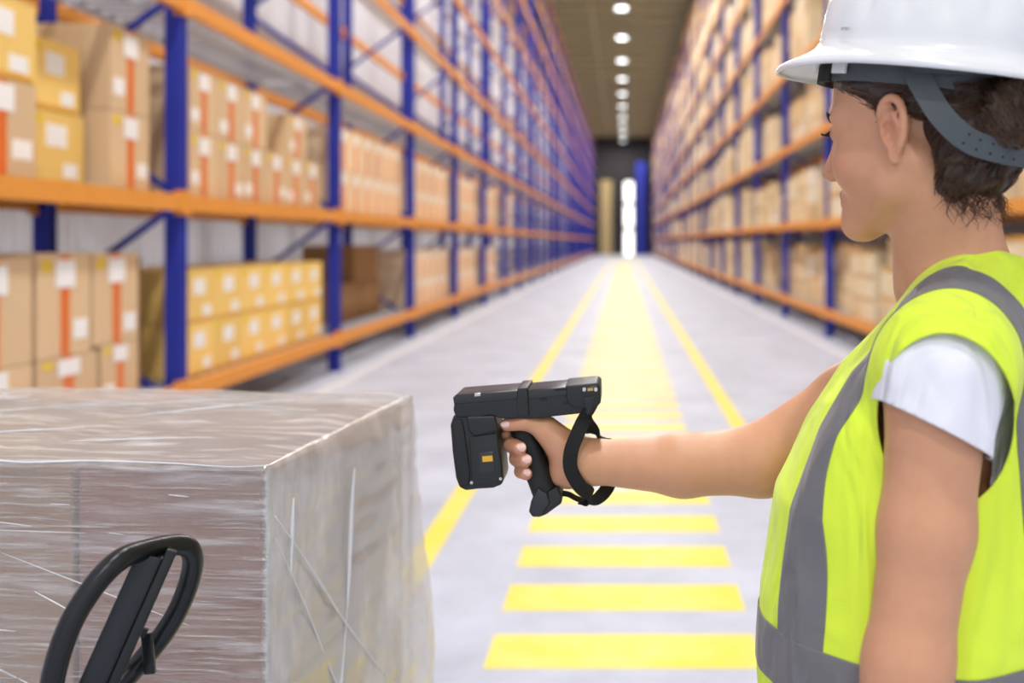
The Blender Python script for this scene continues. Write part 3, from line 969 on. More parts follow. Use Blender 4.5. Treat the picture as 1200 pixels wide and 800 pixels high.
# eyes: lids closed downwards, lashes, brow
def strands(name, lines, rad, mat, parent, res=0):
    by_n = {}
    for pts in lines: by_n.setdefault(len(pts), []).append(pts)
    vs_, fs_, base = [], [], 0
    for n, ls in by_n.items():
        A = np.array(ls, np.float64)                      # (m, n, 3)
        d = np.gradient(A, axis=1); d /= np.maximum(np.linalg.norm(d, axis=2, keepdims=True), 1e-9)
        ref = np.where(np.abs(d[..., 2:3]) > .9, np.array([1.0, 0, 0]), np.array([0, 0, 1.0]))
        s_ = np.cross(d, ref); s_ /= np.maximum(np.linalg.norm(s_, axis=2, keepdims=True), 1e-9); t_ = np.cross(d, s_)
        t01 = np.arange(n) / n
        w_ = (np.where(t01 < .5, 1.0, np.maximum(.15, 1.6 * (1 - t01))) * rad)[None, :, None]
        R_ = np.stack([A + (s_ * math.cos(a) + t_ * math.sin(a)) * w_ for a in (0, 2.094, 4.189)], 2)   # (m, n, 3, 3)
        m_ = len(ls); vs_.append(R_.reshape(-1, 3))
        I = base + np.arange(m_ * n * 3).reshape(m_, n, 3)
        for k in range(3):
            k2 = (k + 1) % 3
            fs_.append(np.stack([I[:, :-1, k], I[:, :-1, k2], I[:, 1:, k2], I[:, 1:, k]], -1).reshape(-1, 4))
        base += m_ * n * 3
    return obj(name, np_mesh(name, np.concatenate(vs_), np.concatenate(fs_), mat), None, parent)
lash, brow = [], []
for s in (1, -1):
    for i in range(26):
        a = -1 + 2 * i / 25
        base = (.0852 - abs(a) * .006 - .002 * a * s * 0, (.031 + a * .013) * s, .016)
        lash.append([H(*base), H(base[0] + .006, base[1] * 1.03, base[2] - .003), H(base[0] + .0105, base[1] * 1.06, base[2] - .001)])
    for i in range(90):
        a = random.random(); hgt = random.uniform(-1, 1) * .0026 * (1 - .5 * a)
        lq = .014 + a * .036
        fq = .0888 - 3.6 * max(0, lq - .008) ** 2 * 2.2
        uq = .0285 + .006 * math.sin(a * 2.4) + hgt
        brow.append([H(fq, lq * s, uq), H(fq + .0004, (lq + .004) * s, uq + .0012), H(fq - .0006, (lq + .008) * s, uq + .0016)])
strands('eyelashes', lash, .00035, M['lash'], person)
strands('eyebrows', brow, .0003, M['hair'], person)

# ------------------------------------------------------------------ hair
hairF = Field()
hairF.p = [(fn, c, r, op, k) for fn, c, r, op, k in head_prims[:2]]
hairF.add(rc(T(-.035, 0, 1.36), H(-.028, 0, -.055), .062, .054), .035)
hairF.add(hell((-.060, 0, -.005), (.052, .066, .062)), .03)
fbu = np.array([-.12, -.085, -.06, -.03, .0, .012, .018, .03, .042, .056, .072, .09, .2], np.float32)
fbf = np.array([-.028, -.028, -.032, -.042, -.044, -.040, .010, .022, .036, .062, .088, .10, .13], np.float32)
def hairline(p):
    f, l, u = hloc(p)
    g = np.interp(u, fbu, fbf) - f + vnoise(p * 85.0, 14) * .005 * (u < .01)
    sb = np.minimum(np.minimum(f - .004, .020 - f) , np.minimum(u - .002, .06 - u)) * 1.2
    g = np.maximum(g, sb)
    return np.minimum(g, (u + .080 + .03 * vnoise(p * 60.0, 4) * .3))
def hair_t(p):
    g = hairline(p)
    s = np.clip((g + .004) / .028, 0, 1); s = s * s * (3 - 2 * s)
    f, l, u = hloc(p)
    cap = np.where(u > .07, .006, .013)
    n = vnoise(p * np.array([75, 75, 110], np.float32), 2) * .0028 + vnoise(p * 190.0, 5) * .0012
    return s * (cap + n * 1.3) - .005
hx = axis(.20, .50, .0022, .0022, []); hy = axis(1.02, 1.33, .0022, .0022, []); hz = axis(1.43, 1.73, .0022, .0022, [])
hv, hq = mesh_field(hairF, hx, hy, hz, disp=hair_t)
# keep only what lies outside the neck cylinder below the nape and drop the inner part of the cap
ht = tris(hq)
hv, ht = clip(hv, ht, hairline(hv.astype(np.float32)) + .012)
hair = obj('hair', np_mesh('hair', hv, ht, M['hair']), None, person)
bunF = Field(); bun_c = H(-.122, .010, .018)
bunF.add(hell((-.122, .010, .018), (.036, .054, .036)), .01)
bunF.add(hell((-.100, .03, .0), (.032, .036, .032)), .02)
bv, bq = mesh_field(bunF, axis(.32, .55, .0025, .0025, []), axis(1.0, 1.25, .0025, .0025, []), axis(1.48, 1.68, .0025, .0025, []),
                    disp=lambda p: (vnoise(p * 70.0, 8) * .005 + vnoise(p * 160.0, 9) * .003))
bun = obj('hair_bun', np_mesh('hair_bun', bv, tris(bq), M['hair']), None, person)
from mathutils.kdtree import KDTree
def grow(vv, tt, n, steps, step, dirfn, curl, lift, ok):
    nn = normals(vv, tt)
    kd = KDTree(len(vv))
    for i, p in enumerate(vv): kd.insert(p, i)
    kd.balance()
    out = []
    idx = rng.choice(len(vv), n)
    for i in idx:
        if not ok(vv[i]): continue
        p = np.array(vv[i]); pts = []
        ph = rng.uniform(0, 6.28); amp = curl * rng.uniform(.4, 1.3); fr = rng.uniform(1.0, 2.0)
        lf = lift * rng.uniform(.2, 1.6)
        for k in range(steps):
            co, j, _ = kd.find(Vector(p)); nr = nn[j]
            d = dirfn(np.array(co)); d = d - nr * (d @ nr); d /= max(np.linalg.norm(d), 1e-6)
            b = np.cross(nr, d)
            base = np.array(co) + nr * (lf * (.3 + .7 * k / steps))
            pts.append(base + b * (amp * math.sin(ph + fr * k)) + nr * (amp * .6 * math.cos(ph + fr * k)))
            p = np.array(co) + d * step
        out.append(pts)
    return out
def comb(p):
    q = HAX @ (p - H0)
    tgt = np.array([-.125, q[1] * .4, .02])
    return HAX.T @ (tgt - q)
lines = grow(hv, ht, 2600, 9, .0075, comb, .0022, .0025, lambda p: True)
lines += grow(bv, tris(bq), 1100, 10, .007, lambda p: np.cross(p - bun_c, HFv) + HUv * .01, .004, .004, lambda p: True)
# loose wisps at the nape and the temple
for _ in range(240):
    l0 = rng.uniform(-.05, .058); u0 = rng.uniform(-.086, -.05)
    c, j = None, None
    q0 = H(-.075 + .02 * abs(l0) / .05, l0, u0)
    d = np.array([rng.normal(0, .4), rng.normal(0, .4), -1.0]); d /= np.linalg.norm(d)
    i0 = np.argmin(((hv - q0) ** 2).sum(1)); p = np.array(hv[i0])
    out = (p - H(-.03, 0, u0)); out[2] = 0; out /= np.linalg.norm(out)
    ph = rng.uniform(0, 6); L = rng.uniform(.012, .034)
    lines.append([p + d * (L * t) + out * (.006 * t + .004 * math.sin(ph + 4 * t)) + HFv * (.004 * math.cos(ph + 5 * t)) for t in np.linspace(0, 1, 9)])
strands('hair_strands', lines, .00042, M['hair_strand'], person)
# ------------------------------------------------------------------ clothes
VEST = [(0.82, 0, .188, .15, .205), (0.95, 0, .19, .148, .205), (1.05, 0, .184, .143, .20), (1.16, 0, .168, .136, .196), (1.25, 0, .128, .134, .19),
        (1.31, -.005, .098, .13, .178), (1.36, -.02, .070, .118, .145), (1.40, -.035, .055, .10, .10), (1.44, -.045, .03, .07, .07)]
vestF = Field()
vestF.add(loft(VEST, 0.80, 1.43, 2.3))
for s in (1, -1):
    vestF.add(rc(T(-.045, .045 * s, 1.393), T(-.018, .165 * s, 1.324), .052, .066), .03)
    vestF.add(rc(T(-.018, .165 * s, 1.324), T(-.02, .188 * s, 1.295), .066, .060), .02)
def vest_fold(p):
    f, l, z = tloc(p)
    q = np.stack([f * 11, l * 11, z * 3.2], 1).astype(np.float32)
    q2 = np.stack([f * 26 + z * 6, l * 26, z * 9], 1).astype(np.float32)
    low = np.clip((1.36 - z) / .12, .15, 1)
    return (vnoise(q, 11) * .0085 + vnoise(q2, 12) * .0045) * low
cx = axis(.10, .60, .0042, .0042, []); cy = axis(.92, 1.47, .0042, .0042, []); cz = axis(.79, 1.50, .0042, .0042, [])
vv, vq = mesh_field(vestF, cx, cy, cz, disp=vest_fold)
vv = relax(vv, vq, 2, .5)
vt = tris(vq)
def vest_keep(v):
    f, l, z = tloc(v.astype(np.float64))
    g = z - .835
    arm = (np.sqrt(((f + .018) / .066) ** 2 + ((z - 1.275) / .088) ** 2) - 1) * .07
    arm = np.maximum(arm, .06 - np.abs(l))
    # neck opening: round behind, V in front
    neck = (np.sqrt(((f + .045) / .062) ** 2 + (l / .066) ** 2) - 1) * .06
    neck = np.maximum(neck, 1.33 - z)
    vee = np.abs(l) - .045 * np.clip((z - 1.28) / .12, -.2, 1)
    vee = np.maximum(vee, np.maximum(-.01 - f, 1.2 - z))
    return np.minimum(np.minimum(g, arm), np.minimum(neck, vee))
vv, vt = clip(vv, vt, vest_keep(vv))
vest = obj('vest', np_mesh('vest', vv, vt, M['vest']), None, person); solidify(vest, .0022, 0)
vest['label'] = 'fluorescent yellow safety vest'
vn = normals(vv, vt)
f_, l_, z_ = tloc(vv)
def strip_of(g_list, off):
    a, t = vv + vn * off, vt
    gs = [g.copy() for g in g_list]
    # clip sequentially, carrying nothing: fields are recomputed from position
    return a, t
def clip_by(funcs, off):
    a, t = vv + vn * off, vt
    for fn in funcs: a, t = clip(a, t, fn(*tloc(a)))
    return a, t
LC = .112
def lc(f, z): return np.where(f > 0, np.interp(z, [.95, 1.05, 1.2, 1.32, 1.38], [.148, .148, .142, .138, .134]), np.interp(z, [1.0, 1.25, 1.38], [.125, .130, .134]))
for s, nm in ((1, 'reflective_strip'), (-1, 'reflective_strip')):
    a, t = clip_by([lambda f, l, z: np.interp(z, [1.0, 1.3], [.0235, .0205]) - np.abs(l * s - lc(f, z)), lambda f, l, z: z - 1.022, lambda f, l, z: np.where((l * s > 0), 1.0, -1.0)], .0018)
    o = obj(nm, np_mesh(nm, a, t, M['strip']), None, vest); solidify(o, .0012, 0)
a, t = clip_by([lambda f, l, z: z - (.967), lambda f, l, z: 1.026 - z], .0022)
o = obj('reflective_band', np_mesh('reflective_band', a, t, M['strip']), None, vest); solidify(o, .0012, 0)
# T-shirt
teeF = Field()
teeF.add(loft([(z, cf, af + .008, ab + .008, w + .008) for z, cf, af, ab, w in BODY], 0.82, 1.405))
for s in (1, -1):
    teeF.add(ell(T(.062, .065 * s, 1.205), (.057, .06, .06)), .03)
    teeF.add(rc(T(-.04, .03 * s, 1.390), T(-.015, .165 * s, 1.320), .046, .055), .04)
lse = LSH + (LEL - LSH) * .62
teeF.add(rc(LSH, lse, .0590, .0575), .02)
rse = RSH + (REL - RSH) * .5
teeF.add(rc(RSH, rse, .058, .056), .02)
tv, tq = mesh_field(teeF, axis(.15, .56, .004, .004, []), axis(.93, 1.47, .004, .004, []), axis(.83, 1.46, .004, .004, []),
                    disp=lambda p: vnoise(p * np.array([42, 42, 16], np.float32), 21) * .0035 + vnoise(p * np.array([90, 90, 40], np.float32), 22) * .0012)
tv = relax(tv, tq, 1, .5); tt = tris(tq)
ua = (LEL - LSH) / np.linalg.norm(LEL - LSH)
hem_n = ua + np.array([-.38, .0, .0]); hem_n /= np.linalg.norm(hem_n)
hem_p = np.array(P(1088, 498, 1.0))
ra = (REL - RSH) / np.linalg.norm(REL - RSH)
def tee_keep(v):
    f, l, z = tloc(v)
    g = z - .86
    armside = np.where((l > .125), -((v - hem_p) @ hem_n), 1)
    armr = np.where((l < -.10), -((v - (RSH + (REL - RSH) * .03)) @ ra), 1)
    neck = np.maximum((np.sqrt(((f + .035) / .078) ** 2 + (l / .072) ** 2) - 1) * .06, 1.33 - z)
    return np.minimum(np.minimum(g, neck), np.minimum(armside, armr))
tv, tt = clip(tv, tt, tee_keep(tv))
tee = obj('t_shirt', np_mesh('t_shirt', tv, tt, M['tee']), None, person); solidify(tee, .002, 0)
tee['label'] = 'white short-sleeved T-shirt'
# trousers and shoes
trF = Field()
trF.add(loft([(.78, 0, .118, .138, .185), (.95, 0, .11, .125, .175)], .80, .93))
for s in (1, -1):
    hip = T(0, .085 * s, .82); kn = T(.015, .095 * s, .47); an = T(-.02, .1 * s, .085)
    trF.add(rc(hip, kn, .10, .07), .04).add(rc(kn, an, .07, .06), .02)
wv, wq = mesh_field(trF, axis(.1, .62, .009, .009, []), axis(.9, 1.5, .009, .009, []), axis(.0, 1.0, .009, .009, []),
                    disp=lambda p: vnoise(p * np.array([20, 20, 9], np.float32), 31) * .004)
wv, wt = clip(wv, tris(wq), np.minimum(.90 - wv[:, 2], wv[:, 2] - .075))
tro = obj('trousers', np_mesh('trousers', wv, wt, M['trouser']), None, person); solidify(tro, .003, 0)
for s in (1, -1):
    sF = Field(); an = T(-.02, .1 * s, .085)
    sF.add(rc(T(-.055, .1 * s, .05), T(.105, .118 * s, .045), .044, .042), .02).add(rc(an, T(-.03, .1 * s, .05), .05, .048), .03)
    sv, sq = mesh_field(sF, axis(.1, .62, .007, .007, []), axis(.9, 1.5, .007, .007, []), axis(-.05, .2, .007, .007, []))
    sv, st_ = clip(sv, tris(sq), .13 - sv[:, 2])
    sv[:, 2] = np.maximum(sv[:, 2], .002)
    obj('shoe', np_mesh('shoe', sv, st_, M['shoe']), None, person)

# ------------------------------------------------------------------ hard hat
tilt = math.radians(9) + HP
QF = HFv * math.cos(tilt) + HUv * math.sin(tilt); QU = HUv * math.cos(tilt) - HFv * math.sin(tilt)
HB = H(-.008, 0, .080)
def Q(f, l, u): return Vector(HB + QF * f + HLv * l + QU * u)
nphi, nt_ = 128, 30
vv_, ff_ = [], []
rows = []
def plan(ph): 
    c, s = math.cos(ph), math.sin(ph)
    a = .108 if c > 0 else .142
    return 1 / math.sqrt((c / a) ** 2 + (s / .104) ** 2)
for i in range(nphi):
    ph = 2 * math.pi * i / nphi
    c, s = math.cos(ph), math.sin(ph); R0 = plan(ph)
    wb = .019 + .030 * max(0, c) ** 2.2 + .008 * max(0, -c)
    col = []
    # brim edge (rolled lip) to dome
    for (k, u) in ((1.0, -.0135), (1.0, -.0095), (.96, -.0065), (.75, -.003), (.5, 0.001), (.25, .005), (.08, .010)):
        drop = -.011 * max(0, c) ** 2 * k
        col.append((R0 + wb * k, u + drop))
    for j in range(nt_):
        a = (j / (nt_ - 1)) * math.pi / 2
        rf = math.cos(a) ** .72; uf = math.sin(a) ** .92
        r = R0 * rf; u = .016 + .125 * uf
        # crest ridges and pressed side panels
        l = r * s; x = r * c
        bump = .0045 * math.exp(-(l / .011) ** 2) + .0035 * (math.exp(-((abs(l) - .036) / .007) ** 2))
        bump *= min(1, max(0, (uf - .25) / .4))
        apan = abs(math.degrees(ph) if ph <= math.pi else 360 - math.degrees(ph))
        win = math.exp(-((uf - .45) / .26) ** 4)
        for pc, wd_ in ((78, 4), (101, 4), (124, 4), (146, 4)): bump -= .0055 * math.exp(-((apan - pc) / wd_) ** 2) * win
        r2 = r + bump * math.cos(a) ; u2 = u + bump * math.sin(a)
        col.append((max(r2, .0005), u2))
    for r, u in col: vv_.append(tuple(Q(r * c, r * s, u)))
nc = 7 + nt_
for i in range(nphi):
    i2 = (i + 1) % nphi
    for j in range(nc - 1): ff_.append((i * nc + j, i2 * nc + j, i2 * nc + j + 1, i * nc + j + 1))
me = bpy.data.meshes.new('shell'); me.from_pydata(vv_, [], ff_); me.materials.append(M['helmet']); smooth(me)
hat = empty('hard_hat', tuple(HB)); tag(hat, 'white hard hat with grey harness worn by the woman', 'hard hat')
def hatpart(name, me, mat=None):
    o = obj(name, me, mat, hat); o.matrix_parent_inverse = Matrix.Translation(-Vector(HB)); return o
shell = hatpart('shell', me); solidify(shell, .003, -1)
# embossed mark on the rim and a slot lug
b_ = MB()
for i in range(3):
    a = math.radians(64 + i * 2.3); R0 = plan(a) + .0045
    p = Q(R0 * math.cos(a), R0 * math.sin(a), .024)
    b_.bar(p, Q((R0) * math.cos(a + .022), (R0) * math.sin(a + .022), .024), .002, .003, tuple(QU))
hatpart('embossed_mark', b_.mesh('embossed_mark', plain('grey_mark', lin(185, 185, 188), .5)))
def ribbon(pts, wdirs, width, th):
    """flat band along pts; wdirs: width direction at each point"""
    v, f = [], []
    n = len(pts)
    for i, p in enumerate(pts):
        p = Vector(p); d = (Vector(pts[min(i + 1, n - 1)]) - Vector(pts[max(i - 1, 0)])).normalized()
        w = Vector(wdirs[i] if isinstance(wdirs, list) else wdirs); w = (w - d * w.dot(d)).normalized(); t = d.cross(w)
        ww = width[i] if isinstance(width, (list, tuple)) else width
        for a, c in ((-1, -1), (1, -1), (1, 1), (-1, 1)): v.append(tuple(p + w * (a * ww / 2) + t * (c * th / 2)))
    for i in range(n - 1):
        for k in range(4):
            k2 = (k + 1) % 4
            f.append((i * 4 + k, i * 4 + k2, (i + 1) * 4 + k2, (i + 1) * 4 + k))
    f += [(3, 2, 1, 0), tuple((n - 1) * 4 + k for k in range(4))]
    me = bpy.data.meshes.new('ribbon'); me.from_pydata(v, [], f)
    return me
ring = []
for i in range(97):
    a = 2 * math.pi * i / 96
    ring.append(Q(.101 * math.cos(a) if math.cos(a) > 0 else .112 * math.cos(a), .091 * math.sin(a), -.014))
hatpart('headband', ribbon(ring, Vector(QU), .030, .003), M['band'])
pad = []
for i in range(25):
    a = math.radians(-52 + 104 * i / 24)
    pad.append(Q(.1035 * math.cos(a), .0935 * math.sin(a), -.015))
hatpart('sweatband', ribbon(pad, Vector(QU), .030, .005), M['dark'])
ca = math.radians(62)
cl = [Q(.1065 * math.cos(ca + t), .0965 * math.sin(ca + t), -.012) for t in (-.10, -.05, 0, .05, .10)]
hatpart('buckle', bevelled(ribbon(cl, Vector(QU), .020, .005), .001), M['helmet'])
lug = MB(); la = math.radians(44); lp_ = [Q(.119 * math.cos(la + t), .1035 * math.sin(la + t), 0) for t in (-.05, .05)]
vv2 = []
q0, q1 = lp_; mid = (q0 + q1) / 2
lug.tube([mid + Vector(QU) * .002, mid - Vector(QU) * .010, mid - Vector(QU) * .021], [.0075, .006, .003], 10)
hatpart('lug', lug.mesh('lug', M['helmet'], True))
# nape strap
def head_pt(px, py, Y): return np.array(P(px, py, Y))
sp_ctrl = [(-.034, .0935, -.010), (-.052, .0935, -.034), (-.074, .091, -.060), (-.100, .078, -.080), (-.126, .048, -.086), (-.136, 0, -.086)]
half = smooth_path([Q(*c) for c in sp_ctrl], 8)
full = half + [Q(*[(lambda w: (w @ QF, -(w @ HLv), w @ QU))(np.array(p) - HB)][0]) for p in reversed(half[:-1])]
wd = []
ctr = Vector(H(-.02, 0, .0))
for i, p in enumerate(full):
    d = (full[min(i + 1, len(full) - 1)] - full[max(i - 1, 0)]).normalized()
    out = (p - ctr).normalized(); wd.append(out.cross(d))
strap = hatpart('nape_strap', ribbon(full, wd, .025, .0028), M['band'])
hole = MB().tube([(0, 0, -.0006), (0, 0, .0006)], .0013, 8).mesh('adjuster_hole', M['dark'])
for k in range(5):
    for sgn in (-1, 1):
        i = 23 + k * 3
        if i + 1 >= len(full): continue
        p = full[i]; out = (p - ctr).normalized(); d = (full[i + 1] - full[i - 1]).normalized(); w = out.cross(d).normalized(); nrm = d.cross(w).normalized()
        if nrm.dot(out) < 0: nrm = -nrm
        o = obj('adjuster_hole', hole, None, strap); o.location = p + w * (.0052 * sgn) + nrm * .0015
        o.rotation_euler = nrm.to_track_quat('Z', 'Y').to_euler()
side = [Q(-.03, .0945, -.012), Q(-.06, .0905, -.012), Q(-.09, .078, -.010), Q(-.11, .05, -.008)]
hatpart('rear_arm', ribbon(smooth_path(side, 5), Vector(QU), .008, .003), M['band'])
# ------------------------------------------------------------------ handheld scanner
M['shellblack'] = plain('black_rugged_plastic', lin(22, 22, 24), 0.36, var=0.12, scale=90, bump=.25, bscale=1500)
M['glossblack'] = plain('dark_grey_plastic', lin(36, 37, 40), 0.28, var=0.08)
M['rubber'] = plain('black_rubber_grip', lin(17, 17, 19), 0.55, var=0.15, bump=.4, bscale=900)
M['webbing'] = plain('black_webbing', lin(14, 14, 16), 0.8, var=0.2, scale=300, bump=.5, bscale=1200)
M['gold'] = plain('brass_contact', lin(190, 150, 90), 0.35, 0.7)
M['steel'] = plain('steel_screw', lin(200, 200, 195), 0.3, 0.8)
M['amber'] = plain('amber_label', lin(225, 170, 40), 0.5)
scanner = empty('handheld_scanner', hp(640, 605))
tag(scanner, 'black handheld scanner with pistol grip held in the outstretched hand', 'scanner')
def spart(name, me, mat=None, parent=None):
    o = obj(name, me, mat, scanner if parent is None else parent)
    if parent is None: o.matrix_parent_inverse = Matrix.Translation(-scanner.location)
    return o
def prism(pts, y0, y1, bev=.002, name='prism', seg=2):
    """outline given on the near face (depth y0 from the grip plane), extruded to y1"""
    n = len(pts)
    a = [tuple(hp(px, py, y0)) for px, py in pts]
    bq = [(p[0], HYB + y1, p[2]) for p in a]
    f = [tuple(range(n)), tuple(reversed(range(n, 2 * n)))] + [(i, i + n, (i + 1) % n + n, (i + 1) % n) for i in range(n)]
    me = bpy.data.meshes.new(name); me.from_pydata(a + bq, [], f)
    bm = bmesh.new(); bm.from_mesh(me); bmesh.ops.recalc_face_normals(bm, faces=bm.faces[:]); bm.to_mesh(me); bm.free()
    if bev: bevelled(me, bev, seg, 25)
    return me
NY, FY = -.036, .036
spart('body', prism([(532, 472), (570, 468), (640, 462), (664, 457), (703, 455), (704, 470), (694, 488), (686, 484), (640, 489), (622, 491), (590, 491), (575, 487), (556, 490), (534, 489), (531, 481)], NY, FY, .003), M['shellblack'])
spart('mobile_computer', prism([(530.5, 466), (534, 462.5), (607, 457), (607, 467), (532, 474)], NY - .0015, FY, .0015), M['glossblack'])
spart('computer_sleeve', prism([(606, 455), (618, 454), (620, 487), (606, 488)], NY - .0025, FY + .002, .0015), M['shellblack'])
spart('mobile_computer', prism([(618, 457), (664, 453), (666, 463), (619, 468)], NY - .0015, FY, .0015), M['glossblack'])
spart('end_cap', prism([(662, 452), (699, 448.5), (703.5, 452), (704, 472), (696, 480), (672, 478), (664, 470)], NY - .002, FY + .002, .0025), M['shellblack'])
spart('connector', prism([(682, 453.5), (700, 452), (701, 459), (683, 460.5)], NY - .003, NY, .001), M['glossblack'])
spart('contact', prism([(688.5, 454.8), (695, 454.2), (695, 457.6), (688.5, 458.2)], NY - .0036, NY, 0), M['gold'])
for x in (684.6, 698.2): spart('screw', prism([(x + 2.1 * math.cos(a), 456.2 + 2.5 * math.sin(a)) for a in np.linspace(0, 6.283, 10)[:-1]], NY - .0038, NY, 0), M['steel'])
spart('button', prism([(556, 460.5), (563, 460), (563, 464), (556, 464.5)], NY - .003, NY, .0006), M['steel'])
spart('button', prism([(633, 466.5), (641, 466), (641, 469.4), (633, 470)], NY - .001, NY + .002, .0004), M['dark'])
spart('slot', prism([(649, 455.6), (664, 454.6), (664, 457), (649, 458)], NY - .0022, NY, .0003), M['dark'])
spart('slot', prism([(659, 471), (669, 470), (670, 473), (660, 474)], NY - .0008, NY + .002, .0003), M['dark'])
spart('strap_anchor', prism([(684, 466), (698, 464), (693, 483), (688, 487)], NY - .004, NY + .01, .001), M['shellblack'])
# front reader block, hanging under the nose
spart('reader_block', prism([(531.5, 486), (527.5, 498), (530, 530), (534, 560), (538, 571), (546, 575), (560, 573), (578, 572), (588, 568), (590, 560), (587, 530), (583, 500), (578, 486)], NY + .004, FY - .004, .004, seg=3), M['shellblack'])
spart('side_rail', prism([(529, 499), (533, 492), (541, 492), (544, 505), (551, 556), (548, 570), (541, 570), (536, 560)], NY + .001, NY + .006, .0018), M['rubber'])
pn = spart('reader_panel', prism([(550, 512), (582, 508), (588.5, 560), (583, 567), (553, 569)], NY + .0015, NY + .006, .0015), M['shellblack'])
spart('reader_neck', prism([(546, 488), (580, 487), (584, 502), (580, 507), (556, 511), (549, 506)], NY - .001, NY + .008, .004, seg=3), M['shellblack'])
spart('label_plate', prism([(561, 530), (578, 529), (580, 553), (562, 554)], NY + .0006, NY + .003, .0008), M['glossblack'])
spart('printed_label', prism([(565, 534.6), (577, 533.6), (577.6, 540.2), (565.6, 541.2)], NY + .0001, NY + .002, 0), M['amber'])
for x, y in ((552.5, 565.5), (586.5, 561)): spart('screw', prism([(x + 1.8 * math.cos(a), y + 1.9 * math.sin(a)) for a in np.linspace(0, 6.283, 10)[:-1]], NY + .0005, NY + .004, 0), M['steel'])
# grip
gp = [((611, 497), 15, .017), ((614, 508), 14.5, .0175), ((619, 522), 14.5, .018), ((625, 540), 15, .018), ((632, 558), 15, .0175), ((638, 574), 15, .017), ((642, 584), 14, .016)]
gv, gf = [], []
for i, ((x, y), hw, hd) in enumerate(gp):
    for k in range(24):
        a = 2 * math.pi * k / 24
        ca_, sa_ = math.cos(a), math.sin(a)
        ex = abs(ca_) ** .8 * math.copysign(1, ca_) * hw; ey = abs(sa_) ** .8 * math.copysign(1, sa_) * hd
        gv.append(tuple(hp(x + ex * .93, y - ex * .34, 0) + np.array([0, ey, 0])))
for i in range(len(gp) - 1):
    for k in range(24): k2 = (k + 1) % 24; gf.append((i * 24 + k, i * 24 + k2, (i + 1) * 24 + k2, (i + 1) * 24 + k))
gf += [tuple(reversed(range(24))), tuple((len(gp) - 1) * 24 + k for k in range(24))]
me = bpy.data.meshes.new('grip'); me.from_pydata(gv, [], gf); smooth(me)
spart('grip', me, M['rubber'])
spart('grip_foot', prism([(630, 572), (641, 578), (645, 590), (633, 606), (624, 606), (619.5, 600), (622, 588)], -.021, .02, .003, seg=3), M['glossblack'])
spart('grip_foot', prism([(641, 576), (653, 570), (659, 582), (658, 590), (640, 603), (630, 607), (642, 591)], -.019, .019, .003, seg=3), M['shellblack'])
spart('trigger', prism([(598, 503), (606, 500), (612, 512), (604, 514), (600, 510)], -.010, .010, .002), M['rubber'])
# wrist strap: one band in front of the wrist, one behind, meeting below
yv = np.array([0, 1.0, 0])
def strap_band(pts, wdir, width=.019):
    path = smooth_path([hp(*p) for p in pts], 7)
    ws = None
    if isinstance(wdir, list):
        wp = smooth_path([Vector(w) for w in wdir], 7); ws = [w.normalized() for w in wp]
    else: ws = [Vector(wdir)] * len(path)
    me = ribbon(path, ws, width, .0018)
    return spart('wrist_strap', me, M['webbing'])
strap_band([(690, 478, -.030), (684, 492, -.034), (676, 510, -.040), (669, 530, -.043), (669, 550, -.041), (680, 570, -.032), (692, 579, -.020), (690, 586, -.012), (682, 586, -.004)],
           [(.6, .8, .1), (.8, .4, .2), (1, .2, .3), (1, .1, .1), (1, .1, -.2), (.9, .2, .5), (.5, .8, .5), (0, 1, .3), (0, 1, .2)])
strap_band([(690, 480, -.026), (688, 494, -.010), (697, 507, .008), (710, 517, .028), (717, 535, .036), (716, 558, .030), (710, 574, .012), (698, 585, -.004), (684, 588, -.006)],
           [(.5, .8, .1), (.6, .7, .2), (.6, .5, -.6), (.9, .2, -.3), (1, 0, 0), (1, 0, -.1), (.64, .1, -.77), (.3, .5, -.8), (0, 1, -.4)])
strap_band([(686, 587, -.004), (676, 584, -.003), (666, 579, 0), (656, 578, 0), (650, 580, 0)], (0, 1, .2), .014)

# ------------------------------------------------------------------ stretch-wrapped load on a pallet
lr = math.atan2(.062, .62)           # yaw of the load
LO = Vector((-0.488, 1.40, 0))       # its near corner, on the aisle side
LW, LD, LH = 1.0, .63, 1.1385
load = empty('wrapped_load', (LO.x, LO.y, .145), -lr)
tag(load, 'cartons on a pallet wrapped in clear stretch film, behind the black handle', 'pallet load')
M['loadtan'] = plain('load_carton_board', lin(158, 124, 92), .8, var=.15, scale=5)
M['loadred'] = plain('load_carton_red_board', lin(142, 98, 70), .8, var=.12, scale=5)
M['loadwhite'] = plain('load_carton_white_board', lin(205, 198, 186), .8, var=.06, scale=5)
M['loadprint'] = plain('load_carton_yellow_print', lin(224, 190, 96), .7, var=.1, scale=5)
zt = LH - .145
def lbox(x0, x1, y0, y1, z0_, z1_, mat):
    me = bevelled(MB().box(x0 + .004, x1 - .004, y0 + .004, y1 - .004, z0_ + .002, z1_ - .002).mesh('carton', M[mat]), .006, 2)
    return obj('carton', me, None, load)
rowsz = [0, .33, .66, zt - .006]
